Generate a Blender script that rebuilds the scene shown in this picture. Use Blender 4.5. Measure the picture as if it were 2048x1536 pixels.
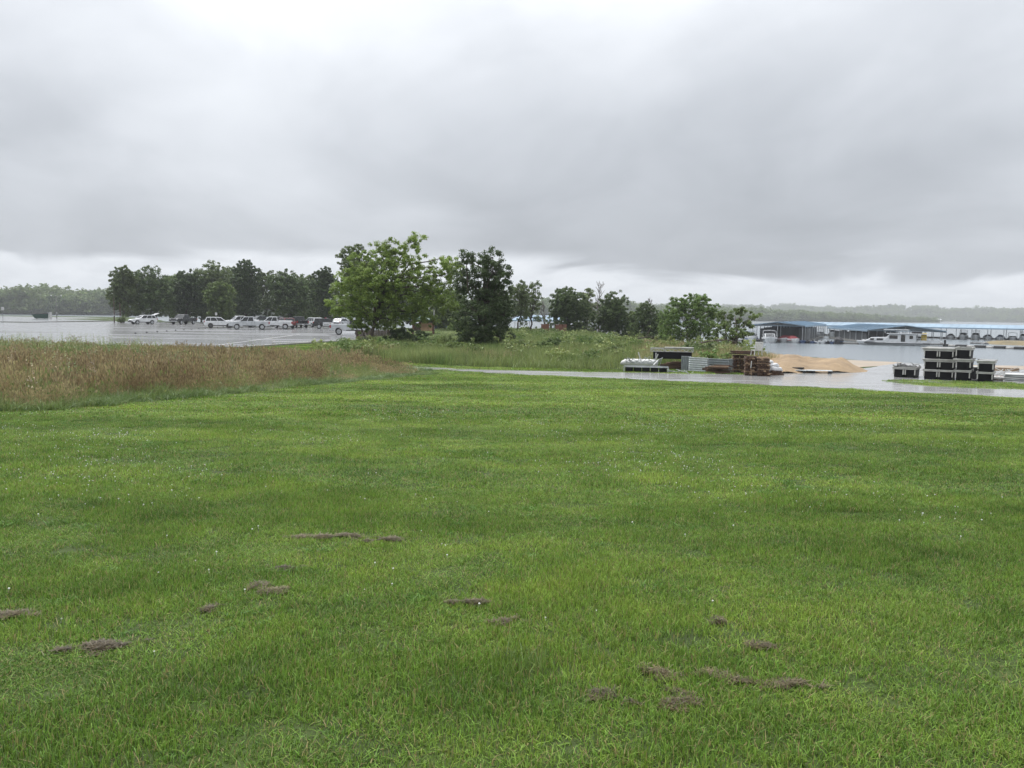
import bpy, bmesh, math, random
import numpy as np
from mathutils import Matrix, Vector, noise as mnoise
from mathutils.geometry import delaunay_2d_cdt
R = math.radians
random.seed(7); RNG = np.random.default_rng(7)
for o in list(bpy.data.objects): bpy.data.objects.remove(o)
S = bpy.context.scene
COL = S.collection

# ------------------------------------------------------------------ camera
F = 1671.0; PITCH = R(4.82); ROLL = R(0.77); EYE = 1.6
cam = bpy.data.cameras.new('camera'); camo = bpy.data.objects.new('camera', cam); COL.objects.link(camo)
cam.sensor_width = 36; cam.lens = F / 2048 * 36; cam.clip_start = .05; cam.clip_end = 20000
camo.matrix_world = Matrix.Translation((0, 0, EYE)) @ Matrix.Rotation(R(90) - PITCH, 4, 'X') @ Matrix.Rotation(ROLL, 4, 'Z')
S.camera = camo

# ------------------------------------------------------------------ world: overcast sky
W = bpy.data.worlds.new('World'); S.world = W; W.use_nodes = True
SUN_EL, SUN_AZ = R(64), R(-35)
def build_sky():
    nt = W.node_tree; N = nt.nodes; L = nt.links; N.clear()
    def n(t, **k):
        x = N.new(t)
        for a, b in k.items(): setattr(x, a, b)
        return x
    def m(op, a, b=None, c=None, clamp=False):
        x = n('ShaderNodeMath', operation=op); x.use_clamp = clamp
        for i, q in enumerate((a, b, c)):
            if q is None: continue
            if isinstance(q, (int, float)): x.inputs[i].default_value = q
            else: L.new(q, x.inputs[i])
        return x.outputs[0]
    def mr(v, a, b, c, d, smooth=True):
        x = n('ShaderNodeMapRange'); x.interpolation_type = 'SMOOTHSTEP' if smooth else 'LINEAR'
        for i, q in enumerate((v, a, b, c, d)):
            if isinstance(q, (int, float)): x.inputs[i].default_value = q
            else: L.new(q, x.inputs[i])
        return x.outputs[0]
    tc = n('ShaderNodeTexCoord'); sep = n('ShaderNodeSeparateXYZ'); L.new(tc.outputs['Generated'], sep.inputs[0])
    z = m('MAXIMUM', sep.outputs[2], 0.0)
    den = m('ADD', z, .20)
    u = m('DIVIDE', sep.outputs[0], den); v = m('DIVIDE', sep.outputs[1], den)
    cmb = n('ShaderNodeCombineXYZ'); L.new(u, cmb.inputs[0]); L.new(v, cmb.inputs[1])
    def noise(scale, det, rough, loc, rot, scl, dist=0.0):
        mp = n('ShaderNodeMapping'); L.new(cmb.outputs[0], mp.inputs[0])
        mp.inputs['Location'].default_value = loc; mp.inputs['Rotation'].default_value = (0, 0, rot); mp.inputs['Scale'].default_value = scl
        x = n('ShaderNodeTexNoise'); L.new(mp.outputs[0], x.inputs['Vector'])
        x.inputs['Scale'].default_value = scale; x.inputs['Detail'].default_value = det; x.inputs['Roughness'].default_value = rough; x.inputs['Distortion'].default_value = dist
        return x.outputs[0]
    big = noise(.55, 3, .5, (0.6, 7.7, 0), R(30), (1, .75, 1), .4)
    mid = noise(1.5, 5, .52, (7.3, 1.2, 0), R(35), (1, .7, 1), .6)
    fine = noise(4.2, 5, .55, (1.1, 3.4, 0), R(40), (1, .7, 1), .8)
    edge = noise(1.1, 4, .5, (4.2, 8.6, 0), R(20), (1, .8, 1), .5)
    # brightness of the cloud deck: standard overcast gradient times cloud structure
    base = m('MULTIPLY_ADD', z, SKY_G, SKY_H)
    b1 = mr(big, .36, .64, .87, 1.13); b2 = mr(mid, .28, .72, .90, 1.10); b3 = mr(fine, .3, .7, .975, 1.025, False)
    sd = n('ShaderNodeVectorMath', operation='DOT_PRODUCT'); L.new(tc.outputs['Generated'], sd.inputs[0]); sd.inputs[1].default_value = (math.sin(SUN_AZ) * math.cos(SUN_EL), math.cos(SUN_AZ) * math.cos(SUN_EL), math.sin(SUN_EL))
    glow = mr(sd.outputs['Value'], .30, .95, .93, 1.28)      # brighter towards the veiled sun
    deck = m('MULTIPLY', m('MULTIPLY', m('MULTIPLY', m('MULTIPLY', base, b1), b2), b3), glow)
    # gap under the deck near the horizon
    lo = mr(edge, .34, .66, .026, .058)
    hi = m('ADD', lo, .020)
    gap = mr(z, lo, hi, 1, 0)
    gapv = mr(fine, .3, .7, .46, .54)
    bright = n('ShaderNodeMix', data_type='FLOAT'); L.new(gap, bright.inputs[0]); L.new(deck, bright.inputs[2]); L.new(gapv, bright.inputs[3])
    val = bright.outputs[0]
    # tint: greyer blue where thick, whiter where thin
    ramp = n('ShaderNodeValToRGB'); L.new(mr(val, .25, .55, 0, 1, False), ramp.inputs[0])
    e = ramp.color_ramp.elements
    e[0].position = 0; e[0].color = (.925, .985, 1.08, 1); e[1].position = 1; e[1].color = (.962, .997, 1.05, 1)
    mul = n('ShaderNodeVectorMath', operation='SCALE'); L.new(ramp.outputs[0], mul.inputs[0]); L.new(val, mul.inputs['Scale'])
    sky = n('ShaderNodeTexSky', sky_type='NISHITA'); sky.sun_disc = False; sky.sun_elevation = SUN_EL; sky.sun_rotation = SUN_AZ
    sky.air_density = 1; sky.dust_density = 4
    bs = n('ShaderNodeBackground'); L.new(sky.outputs[0], bs.inputs[0]); bs.inputs[1].default_value = .08
    bc = n('ShaderNodeBackground'); L.new(mul.outputs[0], bc.inputs[0]); bc.inputs[1].default_value = 1
    mx = n('ShaderNodeMixShader'); mx.inputs[0].default_value = .96
    L.new(bs.outputs[0], mx.inputs[1]); L.new(bc.outputs[0], mx.inputs[2])
    out = n('ShaderNodeOutputWorld'); L.new(mx.outputs[0], out.inputs[0])
SKY_H, SKY_G = .252, .72
build_sky()
sun = bpy.data.lights.new('sun', 'SUN'); sun.energy = 1.5; sun.angle = R(35); sun.color = (1, .975, .94)
suno = bpy.data.objects.new('sun', sun); COL.objects.link(suno)
suno.rotation_euler = (R(90) - SUN_EL, 0, -SUN_AZ + R(180))
S.view_settings.view_transform = "Standard"; S.view_settings.look = "None"; S.view_settings.exposure = .9; S.view_settings.gamma = 1
S.view_settings.use_curve_mapping = False
S.cycles.use_denoising = True; S.cycles.volume_bounces = 0; S.cycles.max_bounces = 6; S.cycles.diffuse_bounces = 3
S.cycles.transmission_bounces = 3; S.cycles.transparent_max_bounces = 6; S.cycles.glossy_bounces = 3
S.cycles.caustics_reflective = False; S.cycles.caustics_refractive = False

# ------------------------------------------------------------------ materials
MATS = {}
def mat(name, col, rough=.6, metal=0, var=.15, scale=6, bump=0, bscale=40, col2=None, coat=0, spec=.5, transl=0, island=0, rvar=.1, detail=6, stretch=None):
    if name in MATS: return MATS[name]
    m = bpy.data.materials.new(name); m.use_nodes = True; MATS[name] = m
    nt = m.node_tree; N = nt.nodes; L = nt.links; N.clear()
    out = N.new('ShaderNodeOutputMaterial'); p = N.new('ShaderNodeBsdfPrincipled')
    p.inputs['Metallic'].default_value = metal; p.inputs['Coat Weight'].default_value = coat; p.inputs['Specular IOR Level'].default_value = spec
    p.inputs['Coat Roughness'].default_value = .08
    geo = N.new('ShaderNodeNewGeometry')
    vec = geo.outputs['Position']
    if stretch:
        mp = N.new('ShaderNodeMapping'); mp.inputs['Scale'].default_value = stretch; L.new(vec, mp.inputs[0]); vec = mp.outputs[0]
    nz = N.new('ShaderNodeTexNoise'); nz.inputs['Scale'].default_value = scale; nz.inputs['Detail'].default_value = detail; nz.inputs['Roughness'].default_value = .62
    L.new(vec, nz.inputs['Vector'])
    c2 = col2 or tuple(c * (1 - var) * .85 for c in col)
    c1 = tuple(min(1, c * (1 + var * .6)) for c in col) if not col2 else col
    rp = N.new('ShaderNodeValToRGB'); rp.color_ramp.elements[0].position = .32; rp.color_ramp.elements[1].position = .68
    rp.color_ramp.elements[0].color = (*c2, 1); rp.color_ramp.elements[1].color = (*c1, 1)
    L.new(nz.outputs[0], rp.inputs[0]); csock = rp.outputs[0]
    if island:
        hs = N.new('ShaderNodeHueSaturation'); L.new(csock, hs.inputs['Color'])
        mr = N.new('ShaderNodeMapRange'); L.new(geo.outputs['Random Per Island'], mr.inputs[0])
        mr.inputs[3].default_value = 1 - island; mr.inputs[4].default_value = 1 + island; L.new(mr.outputs[0], hs.inputs['Value'])
        mr2 = N.new('ShaderNodeMapRange'); mm = N.new('ShaderNodeMath'); mm.operation = 'FRACT'
        ml = N.new('ShaderNodeMath'); ml.operation = 'MULTIPLY'; ml.inputs[1].default_value = 37.7
        L.new(geo.outputs['Random Per Island'], ml.inputs[0]); L.new(ml.outputs[0], mm.inputs[0]); L.new(mm.outputs[0], mr2.inputs[0])
        mr2.inputs[3].default_value = .485; mr2.inputs[4].default_value = .515; L.new(mr2.outputs[0], hs.inputs['Hue'])
        csock = hs.outputs[0]
    L.new(csock, p.inputs['Base Color'])
    if rvar:
        mr = N.new('ShaderNodeMapRange'); L.new(nz.outputs[0], mr.inputs[0]); mr.inputs[1].default_value = .3; mr.inputs[2].default_value = .7
        mr.inputs[3].default_value = max(.02, rough - rvar); mr.inputs[4].default_value = min(1, rough + rvar); L.new(mr.outputs[0], p.inputs['Roughness'])
    else: p.inputs['Roughness'].default_value = rough
    if bump:
        n2 = N.new('ShaderNodeTexNoise'); n2.inputs['Scale'].default_value = bscale; n2.inputs['Detail'].default_value = 4; L.new(vec, n2.inputs['Vector'])
        b = N.new('ShaderNodeBump'); b.inputs['Strength'].default_value = bump; b.inputs['Distance'].default_value = .05; L.new(n2.outputs[0], b.inputs['Height']); L.new(b.outputs[0], p.inputs['Normal'])
    sh = p.outputs[0]
    if transl:
        t = N.new('ShaderNodeBsdfTranslucent'); L.new(csock, t.inputs[0])
        mx = N.new('ShaderNodeMixShader'); mx.inputs[0].default_value = transl; L.new(sh, mx.inputs[1]); L.new(t.outputs[0], mx.inputs[2]); sh = mx.outputs[0]
    L.new(sh, out.inputs[0])
    return m

# ------------------------------------------------------------------ object helpers
def tag(o, label=None, cat=None, group=None, kind=None):
    if label: o['label'] = label
    if cat: o['category'] = cat
    if group: o['group'] = group
    if kind: o['kind'] = kind
    return o
def empty(name, loc=(0, 0, 0), rz=0, label=None, cat=None, group=None):
    o = bpy.data.objects.new(name, None); COL.objects.link(o); o.location = loc; o.rotation_euler = (0, 0, rz); o.empty_display_size = .2
    return tag(o, label, cat, group)
def link(name, me, m, parent=None):
    o = bpy.data.objects.new(name, me); COL.objects.link(o)
    if m is not None and not me.materials: me.materials.append(m)
    if parent is not None: o.parent = parent
    return o
def npmesh(name, v, f):
    """v (N,3), f (M,k) numpy -> mesh"""
    me = bpy.data.meshes.new(name); v = np.asarray(v, np.float32); f = np.asarray(f, np.int32)
    me.vertices.add(len(v)); me.vertices.foreach_set('co', v.ravel())
    k = f.shape[1]; me.loops.add(f.size); me.loops.foreach_set('vertex_index', f.ravel())
    me.polygons.add(len(f)); me.polygons.foreach_set('loop_start', np.arange(0, f.size, k, dtype=np.int32)); me.polygons.foreach_set('loop_total', np.full(len(f), k, np.int32))
    me.update(calc_edges=True); me.validate(); return me
class MB:
    def __init__(s): s.v = []; s.f = []; s.m = None
    def add(s, vs, fs):
        k = len(s.v)
        if s.m is not None: vs = [s.m @ Vector(p) for p in vs]
        s.v += [tuple(p) for p in vs]; s.f += [tuple(i + k for i in q) for q in fs]; return s
    def hexa(s, p): return s.add(p, [(3, 2, 1, 0), (4, 5, 6, 7), (0, 1, 5, 4), (1, 2, 6, 5), (2, 3, 7, 6), (3, 0, 4, 7)])
    def box(s, c, d, rot=None):
        x, y, z = d[0] / 2, d[1] / 2, d[2] / 2
        p = [(-x, -y, -z), (x, -y, -z), (x, y, -z), (-x, y, -z), (-x, -y, z), (x, -y, z), (x, y, z), (-x, y, z)]
        p = [Vector(q) for q in p]
        if rot is not None: p = [rot @ q for q in p]
        return s.hexa([q + Vector(c) for q in p])
    def bar(s, a, b, w, h=None):
        """square bar from a to b"""
        a = Vector(a); b = Vector(b); h = h or w; d = (b - a); l = d.length; q = d.to_track_quat('X', 'Z').to_matrix()
        return s.box((a + b) / 2, (l, w, h), q)
    def tube(s, a, b, r0, r1=None, n=8, cap=True):
        a = Vector(a); b = Vector(b); r1 = r0 if r1 is None else r1
        d = (b - a).normalized(); u = d.orthogonal().normalized(); w = d.cross(u)
        vs = []
        for p, r in ((a, r0), (b, r1)):
            for i in range(n):
                t = 2 * math.pi * i / n; vs.append(p + u * (r * math.cos(t)) + w * (r * math.sin(t)))
        fs = [(i, (i + 1) % n, n + (i + 1) % n, n + i) for i in range(n)]
        if cap: fs += [tuple(reversed(range(n))), tuple(range(n, 2 * n))]
        return s.add(vs, fs)
    def path(s, pts, rad, n=6):
        P = [Vector(p) for p in pts]; vs = []; fs = []; up = Vector((.31, .17, .93))
        for i, p in enumerate(P):
            d = (P[min(i + 1, len(P) - 1)] - P[max(i - 1, 0)]).normalized(); u = d.cross(up)
            u = u.normalized() if u.length > 1e-4 else Vector((1, 0, 0)); w = d.cross(u)
            for j in range(n):
                t = 2 * math.pi * j / n; vs.append(p + u * (rad[i] * math.cos(t)) + w * (rad[i] * math.sin(t)))
        for i in range(len(P) - 1):
            for j in range(n): fs.append((i * n + j, i * n + (j + 1) % n, (i + 1) * n + (j + 1) % n, (i + 1) * n + j))
        fs.append(tuple(range((len(P) - 1) * n, len(P) * n))); fs.append(tuple(reversed(range(n))))
        return s.add(vs, fs)
    def prism(s, prof, y0, y1):
        """profile in x,z extruded along y"""
        n = len(prof); vs = [(x, y0, z) for x, z in prof] + [(x, y1, z) for x, z in prof]
        fs = [tuple(range(n)), tuple(reversed(range(n, 2 * n)))] + [(i, n + i, n + (i + 1) % n, (i + 1) % n) for i in range(n)]
        return s.add(vs, fs)
    def panel(s, p, t):
        """thin slab: 4 points, thickened along its normal by t"""
        p = [Vector(q) for q in p]; nn = (p[1] - p[0]).cross(p[3] - p[0]).normalized() * t
        return s.hexa(p + [q + nn for q in p])
    def build(s, name, m, parent=None, bevel=0, smooth=False, seg=2):
        me = bpy.data.meshes.new(name); me.from_pydata(s.v, [], s.f)
        bm = bmesh.new(); bm.from_mesh(me)
        bmesh.ops.recalc_face_normals(bm, faces=bm.faces)
        if bevel:
            es = [e for e in bm.edges if len(e.link_faces) == 2 and e.calc_face_angle(0) > .5]
            bmesh.ops.bevel(bm, geom=es, offset=bevel, segments=seg, affect='EDGES', profile=.5, clamp_overlap=True)
        bm.to_mesh(me); bm.free()
        if smooth:
            for q in me.polygons: q.use_smooth = True
        return link(name, me, m, parent)
def copy_tree(o, parent=None):
    c = o.copy(); COL.objects.link(c); c.parent = parent
    for ch in list(o.children): copy_tree(ch, c)
    return c

# ------------------------------------------------------------------ pixel helpers (photo pixels, 2048 wide) and terrain
LAKE = -4.4
_f0 = np.array((0, math.cos(PITCH), -math.sin(PITCH))); _u0 = np.array((0, math.sin(PITCH), math.cos(PITCH))); _r0 = np.array((1., 0, 0))
_r = math.cos(ROLL) * _r0 + math.sin(ROLL) * _u0; _u = -math.sin(ROLL) * _r0 + math.cos(ROLL) * _u0
def ray(px, py): d = _f0 + (px - 1024) / F * _r + (768 - py) / F * _u; return d / d[1]
def at(px, py, Y): d = ray(px, py); return Vector((d[0] * Y, Y, EYE + d[2] * Y))
def hor(px): return 627 + (px - 1024) * .0135
def X(px, Y): return float(ray(px, hor(px))[0] * Y)
SHORE = np.array([(-900, 300), (-150, 300), (-112, 285), (-106, 215), (-60, 205), (-20, 172), (5, 142), (24, 130), (28, 105), (26, 90), (32, 90), (48, 112), (66, 106), (150, 100), (900, 60)], float)
LANDP = np.vstack([SHORE, [(900, -900), (-900, -900)]])
def inpoly(x, y, poly):
    x = np.asarray(x, float); y = np.asarray(y, float); poly = np.asarray(poly, float); ins = np.zeros(x.shape, bool); j = len(poly) - 1
    for i in range(len(poly)):
        xi, yi = poly[i]; xj, yj = poly[j]
        with np.errstate(divide='ignore', invalid='ignore'):
            c = ((yi > y) != (yj > y)) & (x < (xj - xi) * (y - yi) / (yj - yi + 1e-12) + xi)
        ins ^= c; j = i
    return ins
def dline(x, y, pl):
    x = np.asarray(x, float); y = np.asarray(y, float); best = np.full(x.shape, 1e9)
    for (ax, ay), (bx, by) in zip(pl[:-1], pl[1:]):
        dx, dy = bx - ax, by - ay; t = np.clip(((x - ax) * dx + (y - ay) * dy) / (dx * dx + dy * dy + 1e-9), 0, 1)
        best = np.minimum(best, np.hypot(x - ax - t * dx, y - ay - t * dy))
    return best
def terrain(x, y):
    x = np.asarray(x, float); y = np.asarray(y, float)
    b = np.interp(y, [-60, -5, 10, 22, 30, 36, 45, 60, 130, 320], [.6, .12, -.3, -.74, -1.0, -1.1, -1.14, -1.2, -1.35, -1.42])
    # slight swells of the lawn
    b = b + .025 * np.sin(x * .35 + y * .12) * np.sin(y * .3 + 1) * np.clip(1 - (y - 20) / 12, 0, 1)
    s = dline(x, y, SHORE); ins = inpoly(x, y, LANDP)
    bw = np.interp(x, [4, 18, 30, 46], [9, 25, 46, 62])
    t = np.clip(s / bw, 0, 1); t = t * (1.25 - .25 * t)
    return np.where(ins, LAKE + (b - LAKE) * np.clip(t, 0, 1), LAKE - np.minimum(s * .12, 2.5))
def tz(x, y): return float(terrain(np.array([x]), np.array([y]))[0])
def G(px, py):
    d = ray(px, py); Y = np.concatenate([np.linspace(2, 60, 1200), np.linspace(60, 320, 1200)])
    zz = terrain(d[0] * Y, Y) - (EYE + d[2] * Y); i = np.argmax(zz > 0)
    y = Y[i] if zz[i] > 0 else 310.
    return Vector((d[0] * y, y, tz(d[0] * y, y)))
def Gp(pts): return [(G(a, b).x, G(a, b).y) for a, b in pts]
def ground(px, Y): x = X(px, Y); return Vector((x, Y, tz(x, Y)))
def facing(px, rel=0): return math.atan((1024 - px) / F) + R(rel)     # rel 0: nose to the right, seen side on
def densify(poly, step, closed=True):
    out = []; n = len(poly)
    for i in range(n if closed else n - 1):
        a = np.array(poly[i]); b = np.array(poly[(i + 1) % n]); k = max(1, int(np.hypot(*(b - a)) / step))
        out += [tuple(a + (b - a) * j / k) for j in range(k)]
    if not closed: out.append(tuple(poly[-1]))
    return out
def wob(pts, amp, sc):
    return [(x + amp * mnoise.noise((x * sc, y * sc, 1.3)), y + amp * mnoise.noise((x * sc, y * sc, 7.7))) for x, y in pts]
def drape(name, poly, step, dz, m, edge=1.0, wobble=0, wsc=.5, hf=None):
    bd = densify(poly, edge)
    if wobble: bd = wob(bd, wobble, wsc)
    a = np.array(bd); lo = a.min(0); hi = a.max(0)
    gx, gy = np.meshgrid(np.arange(lo[0], hi[0], step), np.arange(lo[1], hi[1], step)); gx = gx.ravel(); gy = gy.ravel()
    k = inpoly(gx, gy, a) & (dline(gx, gy, np.vstack([a, a[:1]])) > step * .4)
    P = [Vector(p) for p in bd] + [Vector((x, y)) for x, y in zip(gx[k], gy[k])]
    n = len(bd); v, e, f, *_ = delaunay_2d_cdt(P, [(i, (i + 1) % n) for i in range(n)], [], 1, 1e-5)
    v = np.array([(p[0], p[1]) for p in v]); z = terrain(v[:, 0], v[:, 1]) + dz
    if hf is not None: z = z + hf(v[:, 0], v[:, 1])
    me = npmesh(name, np.column_stack([v, z]), np.array(f))
    for q in me.polygons: q.use_smooth = True
    bm = bmesh.new(); bm.from_mesh(me); bmesh.ops.recalc_face_normals(bm, faces=bm.faces)
    if sum(q.normal.z for q in bm.faces) < 0: bmesh.ops.reverse_faces(bm, faces=bm.faces)
    bm.to_mesh(me); bm.free()
    return link(name, me, m)
# ------------------------------------------------------------------ setting: ground, water, roads
def wet_mat(name, dark, light, sx, sy, seed, wetr=.16):
    m = bpy.data.materials.new(name); m.use_nodes = True; nt = m.node_tree; N = nt.nodes; L = nt.links; N.clear()
    out = N.new('ShaderNodeOutputMaterial'); p = N.new('ShaderNodeBsdfPrincipled'); L.new(p.outputs[0], out.inputs[0])
    geo = N.new('ShaderNodeNewGeometry'); mp = N.new('ShaderNodeMapping'); L.new(geo.outputs['Position'], mp.inputs[0])
    mp.inputs['Scale'].default_value = (sx, sy, 1); mp.inputs['Location'].default_value = (seed, seed * .7, 0); mp.inputs['Rotation'].default_value = (0, 0, R(12))
    a = N.new('ShaderNodeTexNoise'); a.inputs['Scale'].default_value = 1; a.inputs['Detail'].default_value = 6; a.inputs['Roughness'].default_value = .62; a.inputs['Distortion'].default_value = .6; L.new(mp.outputs[0], a.inputs['Vector'])
    b = N.new('ShaderNodeTexNoise'); b.inputs['Scale'].default_value = 9; b.inputs['Detail'].default_value = 5; L.new(geo.outputs['Position'], b.inputs['Vector'])
    wet = N.new('ShaderNodeMapRange'); wet.interpolation_type = 'SMOOTHSTEP'; L.new(a.outputs[0], wet.inputs[0]); wet.inputs[1].default_value = .30; wet.inputs[2].default_value = .50
    c = N.new('ShaderNodeMix'); c.data_type = 'RGBA'; cf = N.new('ShaderNodeMath'); cf.operation = 'MULTIPLY_ADD'; L.new(wet.outputs[0], cf.inputs[0]); cf.inputs[1].default_value = .75; cb = N.new('ShaderNodeMath'); cb.operation = 'MULTIPLY'; cb.inputs[1].default_value = .3; L.new(b.outputs[0], cb.inputs[0]); L.new(cb.outputs[0], cf.inputs[2]); L.new(cf.outputs[0], c.inputs[0]); c.inputs[6].default_value = (*dark, 1); c.inputs[7].default_value = (*light, 1)
    L.new(c.outputs[2], p.inputs['Base Color'])
    r = N.new('ShaderNodeMapRange'); L.new(wet.outputs[0], r.inputs[0]); r.inputs[3].default_value = .5; r.inputs[4].default_value = wetr; L.new(r.outputs[0], p.inputs['Roughness'])
    s = N.new('ShaderNodeMapRange'); L.new(wet.outputs[0], s.inputs[0]); s.inputs[3].default_value = .2; s.inputs[4].default_value = .5; L.new(s.outputs[0], p.inputs['Specular IOR Level'])
    bp = N.new('ShaderNodeBump'); bp.inputs['Strength'].default_value = .02; bp.inputs['Distance'].default_value = .01; L.new(b.outputs[0], bp.inputs['Height']); L.new(bp.outputs[0], p.inputs['Normal'])
    return m
M_ASPH = wet_mat('wet_asphalt', (.085, .085, .088), (.19, .19, .19), .05, .16, 3.1, .17)
M_PATH = wet_mat('wet_path_asphalt', (.13, .13, .13), (.30, .298, .29), .16, .6, 8.4)
M_KERB = mat('kerb_concrete', (.30, .29, .27), .5, var=.25, scale=3)
M_PAINT = mat('road_paint', (.62, .62, .60), .4, var=.3, scale=2)
M_SOIL = mat('turf_soil', (.06, .088, .022), .9, var=.3, scale=2.2, col2=(.036, .052, .015), bump=.4, bscale=14, spec=.2)
M_SAND = mat('wet_sand', (.35, .255, .16), .85, var=.2, scale=.9, col2=(.225, .165, .105), bump=.9, bscale=7, spec=.2)
M_BEACH = mat('beach_sand', (.40, .31, .22), .6, var=.3, scale=.25, col2=(.22, .19, .15), bump=.3, bscale=6, stretch=(.5, 2.2, 1))

# polygons on the ground, measured on the photograph
path_near = Gp([(700, 729), (760, 733.5), (850, 739), (1000, 748), (1200, 757), (1500, 770), (1700, 779), (1900, 790), (2048, 797.5), (2200, 806)])
path_far = Gp([(700, 727), (760, 730), (850, 735), (1000, 741), (1200, 745), (1350, 747), (1480, 750), (1536, 752)])
PATH_L_N = [(-60, 62), (-35, 55.5), (-24, 51.2), (-16, 46.4), (-11, 43.4)]; PATH_L_F = [(-60, 64.6), (-34.6, 58), (-23.2, 53.4), (-15.2, 48.6), (-10.4, 45.4)]
PATHP = PATH_L_N + path_near[1:] + [(46, 40), (44, 52)] + [(X(1900, 56), 56), (X(1800, 52), 52), (X(1752, 47), 47), (X(1700, 43.4), 43.4), (X(1560, 41.2), 41.2)] + path_far[::-1][:-1] + PATH_L_F[::-1]
ISLANDP = Gp([(1772, 765), (1800, 769), (1900, 775), (2048, 781), (2200, 790)]) + [(50, 35), (50, 39)] + Gp([(2048, 768), (1960, 764.5), (1850, 761), (1790, 762)])
LOTP = [(-170, 72), (-60, 67), (-33, 61.5), (X(480, 60.5), 60.5), (X(560, 67), 67), (X(640, 74), 74), (X(705, 80), 80), (X(760, 90), 90), (X(800, 120), 120), (X(760, 160), 160), (X(640, 178), 178), (X(430, 192), 192), (-90, 190), (-92, 158), (-170, 156)]
LOT2P = [(-250, 164), (-96, 168), (-97, 178), (-98, 200), (-104, 228), (-135, 262), (-250, 262)]
PRAIRIEP = [(-45, 5), (-18, 12.5)] + Gp([(0, 828), (100, 823), (220, 812), (350, 799), (500, 786), (600, 773), (700, 765), (800, 755), (870, 748.5)]) + [path_near[2], (path_near[1][0], path_near[1][1] - .3)] + [(x, y - .5) for x, y in PATH_L_N[::-1]] + [(-75, 62), (-75, 5)]

def make_ground():
    rad = np.concatenate([np.linspace(0, 60, 121)[1:], np.geomspace(61, 330, 170), np.geomspace(345, 6000, 40)])
    ang = np.concatenate([np.linspace(-46, 46, 231), np.linspace(50, 310, 53)]); n = len(ang)
    A = np.radians(ang)[None, :]; x = rad[:, None] * np.sin(A); y = rad[:, None] * np.cos(A)
    z = terrain(x.ravel(), y.ravel()).reshape(x.shape)
    v = np.concatenate([[[0, 0, tz(0, 0)]], np.stack([x, y, z], -1).reshape(-1, 3)])
    f = [(0, 1 + (j + 1) % n, 1 + j) for j in range(n)]
    q = []
    for i in range(len(rad) - 1):
        for j in range(n):
            a = 1 + i * n + j; b = 1 + i * n + (j + 1) % n; q.append((a, b, b + n)); q.append((a, b + n, a + n))
    me = npmesh('ground', v, np.array(f + q))
    for p in me.polygons: p.use_smooth = True
    o = link('ground', me, M_SOIL); tag(o, kind='structure'); return o
make_ground()
def make_water():
    m = bpy.data.materials.new('lake_water'); m.use_nodes = True; nt = m.node_tree; N = nt.nodes; L = nt.links
    p = N['Principled BSDF']; p.inputs['Base Color'].default_value = (.16, .185, .20, 1); p.inputs['Roughness'].default_value = .22; p.inputs['IOR'].default_value = 1.333
    geo = N.new('ShaderNodeNewGeometry'); mp = N.new('ShaderNodeMapping'); mp.inputs['Scale'].default_value = (.5, .9, 1); mp.inputs['Rotation'].default_value = (0, 0, .3); L.new(geo.outputs['Position'], mp.inputs[0])
    a = N.new('ShaderNodeTexNoise'); a.inputs['Scale'].default_value = 1.2; a.inputs['Detail'].default_value = 5; L.new(mp.outputs[0], a.inputs['Vector'])
    b = N.new('ShaderNodeBump'); b.inputs['Strength'].default_value = .14; b.inputs['Distance'].default_value = .05; L.new(a.outputs[0], b.inputs['Height']); L.new(b.outputs[0], p.inputs['Normal'])
    v = np.array([(-6000, 40, LAKE), (6000, 40, LAKE), (6000, 7000, LAKE), (-6000, 7000, LAKE)])
    tag(link('lake_water', npmesh('lake_water', v, np.array([(0, 1, 2, 3)])), m), kind='structure')
make_water()
tag(drape('parking_lot', LOTP, 3.5, .02, M_ASPH, 2), kind='structure')
tag(drape('boat_ramp_road', LOT2P, 5, .02, M_ASPH, 3), kind='structure')
tag(drape('access_road', PATHP, 1.2, .02, M_PATH, .6, .10, 1.1), kind='structure')
BEACHP = [(X(1545, 46), 46), (X(1700, 46), 46), (X(1760, 48), 48), (X(1900, 57), 57), (X(2300, 57), 57), (110, 104), (66, 108), (48, 114), (32, 92), (26, 92), (25, 70), (16, 52)]
tag(drape('sand_beach', BEACHP, 2.0, .012, M_BEACH, 1.5, .5, .3), kind='structure')
# kerbs along the lot
def kerb(name, pts, w, h, m):
    P = densify(pts, 2.5, False); mb = MB()
    for a, b in zip(P[:-1], P[1:]):
        a3 = Vector((a[0], a[1], tz(*a) + .02)); b3 = Vector((b[0], b[1], tz(*b) + .02)); t = (b3 - a3).normalized(); s = Vector((-t.y, t.x, 0)) * w / 2; u = Vector((0, 0, h))
        mb.hexa([a3 - s, b3 - s, b3 + s, a3 + s, a3 - s + u, b3 - s + u, b3 + s + u, a3 + s + u])
    tag(mb.build(name, m), kind='structure')
kerb('kerb', LOTP[2:9], .3, .13, M_KERB)
kerb('kerb', [(-170, 157.2), (-92, 159.2), (-90.5, 190)], .35, .14, M_KERB)
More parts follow.
